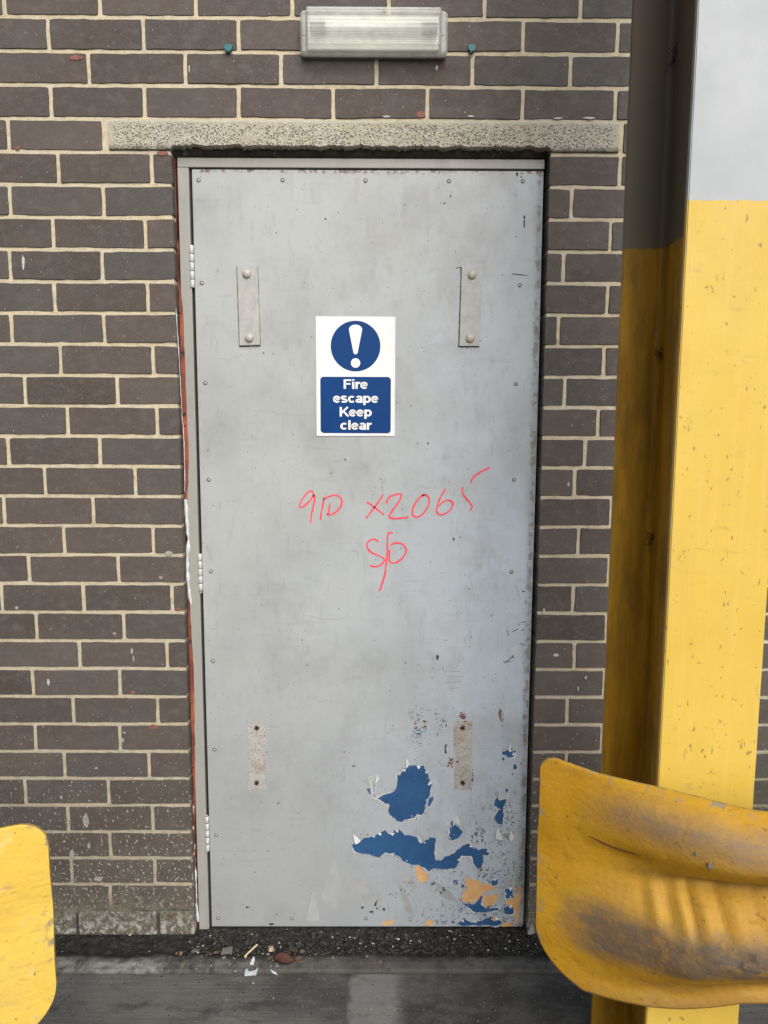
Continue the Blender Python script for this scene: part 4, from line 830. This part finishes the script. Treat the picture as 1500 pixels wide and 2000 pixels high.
# ------------------------------------------------------------------ crash rails with fishtail ends
def rail_material(name, seedv, scuff_shade, RY=(0.62, 0.33, 0.02)):
    k = Mat(name, 0.45, 0.4); uv = k.tc.outputs['UV']; s, v, _ = k.xyz(uv)
    c = k.mix(k.rng(k.noise(6, 5, 0.6, k.mapv(loc=(seedv, 0, 0))), 0.35, 0.65), RY, (RY[0]*1.10, RY[1]*1.2, RY[2]*1.6))
    c = k.mix(k.rng(k.noise(16, 6, 0.7, k.mapv((0.6, 1, 2.2), (seedv, 1, 2))), 0.50, 0.72, 0, 0.55), c, (RY[0]*0.82, RY[1]*0.82, RY[2]*1.4))
    c = k.mix(k.rng(k.noise(60, 5, 0.7, k.mapv((0.4, 1, 1), (seedv, 4, 2))), 0.56, 0.70, 0, 0.40), c, (RY[0]*0.65, RY[1]*0.65, RY[2]*1.6))
    if scuff_shade:
        sw = k.math('ADD', s, k.math('MULTIPLY', k.math('SUBTRACT', k.noise(9, 5, 0.65), 0.5), 0.12)); vw = k.math('ADD', v, k.math('MULTIPLY', k.math('SUBTRACT', k.noise(12, 5, 0.65, k.mapv((0.5, 1, 1), (2, 2, 2))), 0.5), 0.14))
        def band(v0, v1, ft, s0, s1, top): return k.math('MULTIPLY', k.math('MULTIPLY', k.rng(vw, v0-ft, v0+ft), k.rng(vw, v1+ft, v1-ft)), k.rng(sw, s0, s1, 0, top))
        fine = k.rng(k.noise(55, 5, 0.7, k.mapv((0.5, 1, 1))), 0.30, 0.54, 0.50, 1.0)
        c = k.mix(k.math('MULTIPLY', band(0.065, 0.215, 0.05, 0.05, 0.14, 0.92), fine), c, (0.215, 0.150, 0.090))
        c = k.mix(k.math('MULTIPLY', band(0.575, 0.80, 0.04, 0.015, 0.09, 1.0), fine), c, (0.125, 0.098, 0.072))
        c = k.mix(k.math('MULTIPLY', band(0.44, 0.60, 0.04, 0.03, 0.10, 0.30), fine), c, (0.40, 0.25, 0.09))
        c = k.mix(k.math('MULTIPLY', band(0.36, 0.43, 0.02, 0.10, 0.2, 0.65), fine), c, (0.14, 0.10, 0.04))  # valley shade painted in as a dark line
        c = k.mix(k.math('MULTIPLY', band(0.87, 0.925, 0.02, 0.06, 0.2, 0.55), fine), c, (0.15, 0.10, 0.04))  # crease above the lip, darkened as painted shade
        c = k.mix(k.math('MULTIPLY', band(0.94, 1.05, 0.02, 0.06, 0.2, 0.7), fine), c, (0.42, 0.27, 0.10))
        c = k.mix(k.math('MULTIPLY', band(0.60, 0.86, 0.05, 0.10, 0.3, 1.0), k.rng(k.noise(55, 5, 0.7, k.mapv(loc=(5, 6, 7))), 0.56, 0.62, 0, 0.75)), c, (0.045, 0.040, 0.040))
    c = k.mix(k.rng(k.noise(85, 3, 0.6, k.mapv(loc=(seedv, 8, 2))), 0.69, 0.715, 0, 0.85), c, (0.16, 0.085, 0.025))
    if not scuff_shade: c = k.mix(k.rng(k.noise(16, 3, 0.6, k.mapv((1, 1, 0.9), (5, 8, 2))), 0.70, 0.72, 0, 0.8), c, (0.42, 0.40, 0.33))
    c = k.mix(k.rng(k.noise(45, 6, 0.75, k.mapv((0.25, 1, 1.6), (seedv, 3, 3))), 0.58, 0.67, 0, 0.45), c, (RY[0]*0.5, RY[1]*0.42, RY[2]*2.2))
    c = k.mix(k.rng(k.noise(30, 6, 0.7, k.mapv((1, 1, 1), (seedv, 7, 3))), 0.58, 0.68, 0, 0.35), c, (RY[0]*1.25, RY[1]*1.35, RY[2]*5))
    nb = k.bump(k.noise(22, 4, 0.6), 0.3, 0.006); nb = k.bump(k.noise(120, 5, 0.7, k.mapv((0.6, 1, 1))), 0.6, 0.0025, nb)
    k.b.inputs['Specular IOR Level'].default_value = 0.25
    eg = k.math('MAXIMUM', k.math('MAXIMUM', k.rng(s, 0.014, 0.003), k.rng(v, 0.035, 0.008)), k.rng(v, 0.965, 0.992))
    c = k.mix(k.math('MULTIPLY', eg, k.rng(k.noise(32, 4, 0.7, k.mapv(loc=(seedv, 2, 5))), 0.54, 0.60, 0, 0.85)), c, (0.20, 0.18, 0.13))
    c = k.mix(k.math('MULTIPLY', k.rng(v, 0.40, 0.9), k.rng(k.noise(5, 5, 0.6, k.mapv((0.7, 1, 1.4), (seedv, 3, 8))), 0.48, 0.66, 0, 0.45)), c, (RY[0]*0.70, RY[1]*0.68, RY[2]*2.2))
    return k.out(c, k.rng(k.noise(18, 4), 0.3, 0.7, 0.52, 0.74), nb)
def interp(tab, x):
    if x <= tab[0][0]: return tab[0][1]
    for (a, b), (c, d) in zip(tab, tab[1:]):
        if x <= c:
            t = (x-a)/(c-a); return b+(d-b)*t
    return tab[-1][1]
def smoothst(a, b, x):
    t = max(0, min(1, (x-a)/(b-a))); return t*t*(3-2*t)
PROF = [(0, .12), (.05, .52), (.11, .88), (.18, 1.0), (.25, .93), (.33, .48), (.385, .12), (.42, .04), (.46, .16), (.54, .62), (.60, .88), (.68, 1.0), (.76, .90), (.83, .60), (.885, .34), (.92, .28), (.96, .33), (1.0, .30)]
def profile(v):                                      # two swellings, a valley between them and a lower lip
    v = max(0, min(1, v))
    for i_ in range(len(PROF)-1):
        if v <= PROF[i_+1][0]:
            p0, p1, p2, p3 = PROF[max(i_-1, 0)], PROF[i_], PROF[i_+1], PROF[min(i_+2, len(PROF)-1)]
            h = p2[0]-p1[0]; t = (v-p1[0])/h; m1 = (p2[1]-p0[1])/(p2[0]-p0[0])*h; m2 = (p3[1]-p1[1])/(p3[0]-p1[0])*h
            return (2*t**3-3*t*t+1)*p1[1]+(t**3-2*t*t+t)*m1+(3*t*t-2*t**3)*p2[1]+(t**3-t*t)*m2
    return PROF[-1][1]
def rail(name, X0, X1, top, bot, depth, amp, rad_t, rad_b, dents, mats):
    """thick pressed rail: free end at X0, running to X1; top/bot/depth/amp are functions of distance along it"""
    sgn = 1 if X1 > X0 else -1; L = abs(X1-X0); ns, nv = 260, 84; bm = bmesh.new(); uvl = bm.loops.layers.uv.new("UVMap"); g = []
    for i in range(ns+1):
        s = L*(i/ns)**1.7; row = []
        t, b = top(s), bot(s)
        if s < rad_t: t -= rad_t*(1-math.sqrt(max(0, 1-((rad_t-s)/rad_t)**2)))
        if s < rad_b: b += rad_b*(1-math.sqrt(max(0, 1-((rad_b-s)/rad_b)**2)))
        for j in range(nv+1):
            v = j/nv; zf = t+(b-t)*v; vv = (top(s)-zf)/(top(s)-bot(s))
            off = amp(s)*profile(vv) + dents(s, vv) + 0.0035*mnoise.noise(Vector((s*7, vv*3, X0*3)))
            row.append((Vector((X0+sgn*s, -CAM_D+depth(s)-off, zf)), (s, vv)))
        g.append(row)
    for back in (0, 1):
        V = [[bm.verts.new(p+Vector((0, 0.004*back, 0))) for p, _ in row] for row in g]
        if not back: FV = V
        else: BV = V
        for i in range(ns):
            for j in range(nv):
                q = [(i, j), (i, j+1), (i+1, j+1), (i+1, j)]
                if (sgn < 0) != bool(back): q.reverse()
                f = bm.faces.new([V[a][b] for a, b in q]); f.smooth = True
                for lp, (a, b) in zip(f.loops, q): lp[uvl].uv = g[a][b][1]
    rim = [(0, j) for j in range(nv)]+[(i, nv) for i in range(ns)]+[(ns, j) for j in range(nv, 0, -1)]+[(i, 0) for i in range(ns, 0, -1)]
    for a, b in zip(rim, rim[1:]+rim[:1]):
        f = bm.faces.new((FV[a[0]][a[1]], FV[b[0]][b[1]], BV[b[0]][b[1]], BV[a[0]][a[1]])); f.material_index = 1
        for lp, c in zip(f.loops, (a, b, b, a)): lp[uvl].uv = g[c[0]][c[1]][1]
    bmesh.ops.recalc_face_normals(bm, faces=[f for f in bm.faces if f.material_index == 1])
    return obj("rail", bm, mats)
EDGE = mottled("worn_rail_edge", (0.12, 0.10, 0.055), (0.45, 0.28, 0.05), 60, 0.6)
def dep_r(s): return 1.0+0.165*max(0, (0.36-s)/0.36)**1.45
X0r = 0.2415*1.165
def amp_r(s): return 0.006+0.056*smoothst(0.03, 0.26, s)
def rt_tab(lst, lift):
    out = []
    for px, py in lst:
        X = X0r
        for _ in range(12):
            p = P(px, py, -CAM_D+dep_r(max(0, X-X0r))-lift*amp_r(max(0, X-X0r))); X = p.x
        out.append((X-X0r, p.z))
    return sorted(out)
TT = rt_tab([(1100,1487),(1167,1511),(1233,1527),(1287,1539),(1367,1558),(1433,1575),(1500,1587)], 0.12)
BB = rt_tab([(1140,1936),(1200,1953),(1267,1967),(1333,1972),(1400,1967),(1447,1960),(1500,1959)], 0.30)
TT.insert(0, (0.0, TT[0][1]+0.004)); TT.append((2.0, TT[-1][1])); BB.insert(0, (0.0, BB[0][1]+0.012)); BB.append((2.0, BB[-1][1]))
def dents_r(s, v):
    e_ = 0.0
    for c_, w_, d_ in ((0.150, 0.006, -0.003), (0.165, 0.008, 0.007), (0.184, 0.004, -0.004), (0.200, 0.007, 0.009), (0.2125, 0.0030, -0.010), (0.228, 0.008, 0.007), (0.2500, 0.0030, -0.010), (0.268, 0.010, 0.005), (0.298, 0.006, -0.004), (0.32, 0.012, 0.004)):
        e_ += d_*(math.exp(-abs(s-c_)/(w_*1.1)) if d_ < 0 else math.exp(-((s-c_)/w_)**2))
    e_ *= 0.95*math.exp(-((v-0.50)/0.085)**2)
    e_ += -0.010*math.exp(-((s-0.235)/0.05)**2-((v-0.42)/0.04)**2) - 0.006*math.exp(-((s-0.12)/0.05)**2-((v-0.33)/0.04)**2)
    e_ += 0.006*mnoise.noise(Vector((s*22, v*9, 4)))*smoothst(0.08, 0.2, s)*math.exp(-((v-0.70)/0.12)**2)
    return e_
guard = tag(empty("crash_barrier", (0.9, CYF-0.05, 0.0)), "scuffed and dented yellow crash barrier end bolted across the foot of the column", "crash barrier", "yellow crash barrier ends")
rr_ = rail("rail", X0r, 1.7, lambda s: interp(TT, s), lambda s: interp(BB, s), dep_r, amp_r, 0.030, 0.085, dents_r, [rail_material("yellow_rail_paint", 1.0, True, (0.385, 0.198, 0.0085)), EDGE]); hold(rr_, guard)
bm = bmesh.new()                                     # spacer block between rail valley and column
box(bm, FXC-0.055, FXC+0.055, CYF-0.024, CYF-0.0005, 0.56, 0.68, 0.002); hold(obj("spacer_block", bm, EDGE), guard)
for px, py, r_ in ((1362, 1668, 0.0042), (1390, 1690, 0.0062)):
    d = ray(px, py); c = P(px, py, -CAM_D+0.962); bm = bmesh.new()
    # sit the flat dark spot on the pressed surface by asking the rail mesh itself
    hit, loc, nrm, _ = rr_.ray_cast(EYE-Vector(rr_.location)-Vector(guard.location), d)
    loc = loc+Vector(rr_.location)+Vector(guard.location) if hit else c
    dome(bm, (0, 0, 0), r_, 0.0006, 9, 3); o = obj("dark_spot", bm, mottled("spot_grey", (0.085, 0.08, 0.075), (0.16, 0.15, 0.14), 120, 0.5)); hold(o, guard); o.location = loc-Vector(guard.location)
# long scratch through the paint
bm = bmesh.new()
path = catmull([Vector((x_, y_, 0)) for x_, y_ in ((1150,1632),(1170,1642),(1200,1655),(1228,1664),(1253,1671))], 8)
hp = []
for v in path:
    hit2, loc2, nrm2, _ = rr_.ray_cast(EYE-Vector(guard.location)-Vector(rr_.location), ray(v.x, v.y))
    if hit2: hp.append(loc2+Vector(guard.location)+Vector(rr_.location)+nrm2*0.0004)
if len(hp) > 3:
    tube(bm, hp, [0.0004+0.0010*math.sin(PI*i/(len(hp)-1)) for i in range(len(hp))], 6, 0, 0.6); hold(obj("scratch", bm, mottled("scratch_rust", (0.05, 0.012, 0.006), (0.09, 0.02, 0.01), 90, 0.8)), guard)
# the other barrier end, left of the door
ZL = 0.985
def dep_l(s): return ZL+0.10*max(0, (0.34-s)/0.34)**1.6-0.10
guard2 = tag(empty("crash_barrier", (-1.0, -0.75, 0.0)), "clean bright yellow rounded crash barrier end at the left edge of the picture", "crash barrier", "yellow crash barrier ends")
X0l = P(107, 1850, -CAM_D+ZL).x
zt_l = P(50, 1599, -CAM_D+ZL).z; zb_l = zt_l-0.350
hold(rail("rail", X0l, -1.9, lambda s: zt_l+0.0*s-0.02*smoothst(0.05, .3, s), lambda s: zb_l+0.02*smoothst(0.08, .3, s), dep_l, lambda s: 0.004+0.062*smoothst(0.05, 0.30, s), 0.040, 0.085, lambda s, v: 0, [rail_material("bright_rail_paint", 6.0, False, (0.62, 0.41, 0.060)), EDGE]), guard2)
bm = bmesh.new(); box(bm, -1.30, -1.20, -0.80, -0.62, -0.006, 0.80, 0.004); hold(obj("post", bm, EDGE), guard2)

# ------------------------------------------------------------------ litter along the threshold
def lay(px, py, z=0.006): return G(px, py, z)
bm = bmesh.new(); n = 9; L_, W2 = 0.062, 0.030; rows = []
for i in range(n+1):
    t = i/n; w = W2/2*math.sin(PI*t**0.85)**0.8+0.0004
    rows.append([bm.verts.new(((t-0.5)*L_, w*sv, 0.003+0.006*abs(sv)**2+0.004*math.sin(t*5)+0.002*mnoise.noise(Vector((t*5, sv*3, 1))))) for sv in (-1, -.5, 0, .5, 1)])
for a, b in zip(rows, rows[1:]):
    for j in range(4): f = bm.faces.new((a[j], b[j], b[j+1], a[j+1])); f.smooth = True
bmesh.ops.solidify(bm, geom=bm.faces[:], thickness=0.0006)
o = obj("dead_leaf", bm, mottled("dead_leaf", (0.10, 0.045, 0.030), (0.17, 0.085, 0.06), 60, 0.7, speck=(0.04, 0.02, 0.015))); o.location = lay(556, 1876, 0.006); o.rotation_euler = (math.radians(22), 0, math.radians(-8)); tag(o, "curled reddish brown dead leaf on the concrete before the door", "leaf")
bm = bmesh.new(); tube(bm, [(-0.021, 0, 0), (-0.012, 0.0004, 0.0006), (0.01, 0, 0.0006), (0.021, 0, 0)], 0.0021, 8); box(bm, -0.0215, -0.0165, -0.0045, 0.002, -0.002, 0.002, 0.0006)
o = obj("wood_splinter", bm, mottled("pale_wood", (0.50, 0.40, 0.22), (0.62, 0.52, 0.33), 80, 0.7)); o.location = lay(490, 1857, 0.012); o.rotation_euler = (0, math.radians(-14), math.radians(48)); tag(o, "pale bent splinter of wood lying in the dark grit", "splinter")
def crumple(name, px, py, s, mm, label, cat, seed, z=0.006):
    r = random.Random(seed); bm = bmesh.new(); bmesh.ops.create_icosphere(bm, subdivisions=2, radius=1)
    for v in bm.verts:
        f = 0.7+0.55*mnoise.noise(v.co*1.7+Vector((seed, 0, 0))); v.co = Vector((v.co.x*s[0]*f, v.co.y*s[1]*f, v.co.z*s[2]*f))
    o = obj(name, bm, mm); o.location = lay(px, py, z); o.rotation_euler = (r.uniform(-.3, .3), r.uniform(-.3, .3), r.uniform(-.6, .6)); tag(o, label, cat); return o
CARD = mottled("card", (0.30, 0.21, 0.13), (0.42, 0.32, 0.21), 50, 0.8); PLAS = mottled("grey_plastic", (0.18, 0.21, 0.23), (0.36, 0.39, 0.41), 45, 0.4); PALE = mottled("pale_wrapper", (0.34, 0.38, 0.40), (0.52, 0.55, 0.56), 60, 0.4)
crumple("paper_scrap", 529, 1853, (0.013, 0.011, 0.008), CARD, "crumpled beige scrap of card above the leaf", "card scrap", 3, 0.009)
bm = bmesh.new()
plate(bm, [(-.017, 0, -.008), (.012, 0, -.008), (.017, 0, .008), (.008, 0, .003), (-.006, 0, .001), (-.010, 0, .008), (-.016, 0, .006)], 0, 0.007)
o = obj("plastic_scrap", bm, PLAS); o.location = lay(491, 1898, 0.004); o.rotation_euler = (math.radians(-50), 0, math.radians(6)); tag(o, "broken grey plastic bracket below the wood splinter", "plastic scrap")
bm = bmesh.new(); plate(bm, [(-.005, 0, -.012), (.004, 0, -.012), (.006, 0, .006), (.002, 0, .014), (-.003, 0, .006)], 0, 0.003)
o = obj("wrapper_scrap", bm, PALE); o.location = lay(492, 1880, 0.008); o.rotation_euler = (math.radians(-40), 0, math.radians(-14)); tag(o, "thin pale wrapper scrap standing above the plastic bracket", "wrapper")
bm = bmesh.new(); plate(bm, rough_loop([(-.016, 0, -.009), (.013, 0, -.007), (.014, 0, .009), (-.013, 0, .007)], .001, .004), 0, 0.0015)
o = obj("card_piece", bm, mottled("dark_card", (0.07, 0.068, 0.058), (0.11, 0.105, 0.09), 60, 0.8)); o.location = lay(444, 1857, 0.010); o.rotation_euler = (math.radians(-55), 0, 0.1); tag(o, "dark grey flat piece of card in the grit left of the splinter", "card piece")
crumple("foil_scrap", 535, 1899, (0.014, 0.005, 0.003), PALE, "pale crumpled foil strip on the floor below the leaf", "foil", 8, 0.0)
crumple("pebble", 380, 1857, (0.014, 0.010, 0.005), mottled("grey_pebble", (0.08, 0.08, 0.075), (0.14, 0.14, 0.13), 60, 0.8), "flat grey pebble in the grit below the frame's left foot", "pebble", 4, 0.006)
# loose grit
def grit(name, n, region, mm, smin, smax, seed):
    r = random.Random(seed); bm = bmesh.new()
    for _ in range(n):
        X, Y, Z = region(r); s = smin+(smax-smin)*r.random()**3; q = bmesh.ops.create_icosphere(bm, subdivisions=1, radius=s)['verts']
        a = Vector((r.uniform(.6, 1.4), r.uniform(.6, 1.4), r.uniform(.4, .9))); sd = r.random()*50
        for v in q: v.co = Vector((v.co.x*a.x, v.co.y*a.y, v.co.z*a.z))*(1+0.4*mnoise.noise(v.co/s*1.3+Vector((sd, 0, 0))))+Vector((X, Y, Z))
    o = obj(name, bm, mm); o['kind'] = 'stuff'; return o
def chan(r): return (r.uniform(-1.6, 1.6) if r.random() < .3 else r.uniform(-0.52, 0.45), r.uniform(-0.066, 0.02), r.uniform(-0.004, 0.006))
def floor_(r): return (r.uniform(-1.0, 1.0), -0.07-0.45*r.random()**1.8, -0.004 if r.random() < .5 else -0.003)
grit("dark_gravel", 2600, chan, mottled("dark_gravel", (0.012, 0.012, 0.010), (0.06, 0.058, 0.05), 40, 0.9), 0.0012, 0.006, 1)
grit("pale_gravel", 260, chan, mottled("pale_gravel", (0.20, 0.19, 0.17), (0.50, 0.49, 0.46), 30, 0.8), 0.0008, 0.0034, 2)
grit("floor_grit", 420, floor_, mottled("floor_grit", (0.06, 0.06, 0.05), (0.32, 0.31, 0.28), 30, 0.8), 0.0006, 0.0028, 3)

def spill(r):
    X = -0.32+r.gauss(0, 0.09); return (X, -0.07-abs(r.gauss(0, 0.035)), 0.004)
grit("threshold_debris", 90, spill, mottled("threshold_debris", (0.05, 0.045, 0.04), (0.30, 0.28, 0.25), 40, 0.8), 0.0008, 0.0042, 6)
def heap(r): return (r.uniform(-0.50, 0.42), -0.062-abs(r.gauss(0, 0.016)), 0.003)
grit("loose_dirt", 900, heap, mottled("loose_dirt", (0.012, 0.012, 0.010), (0.045, 0.043, 0.037), 40, 0.9), 0.0008, 0.0042, 7)

def leafbits(r): return (-0.30+r.gauss(0, 0.16), -0.06-abs(r.gauss(0, 0.03)), 0.005)
grit("leaf_litter", 70, leafbits, mottled("leaf_litter", (0.06, 0.035, 0.02), (0.20, 0.12, 0.07), 40, 0.85), 0.0015, 0.0060, 9)
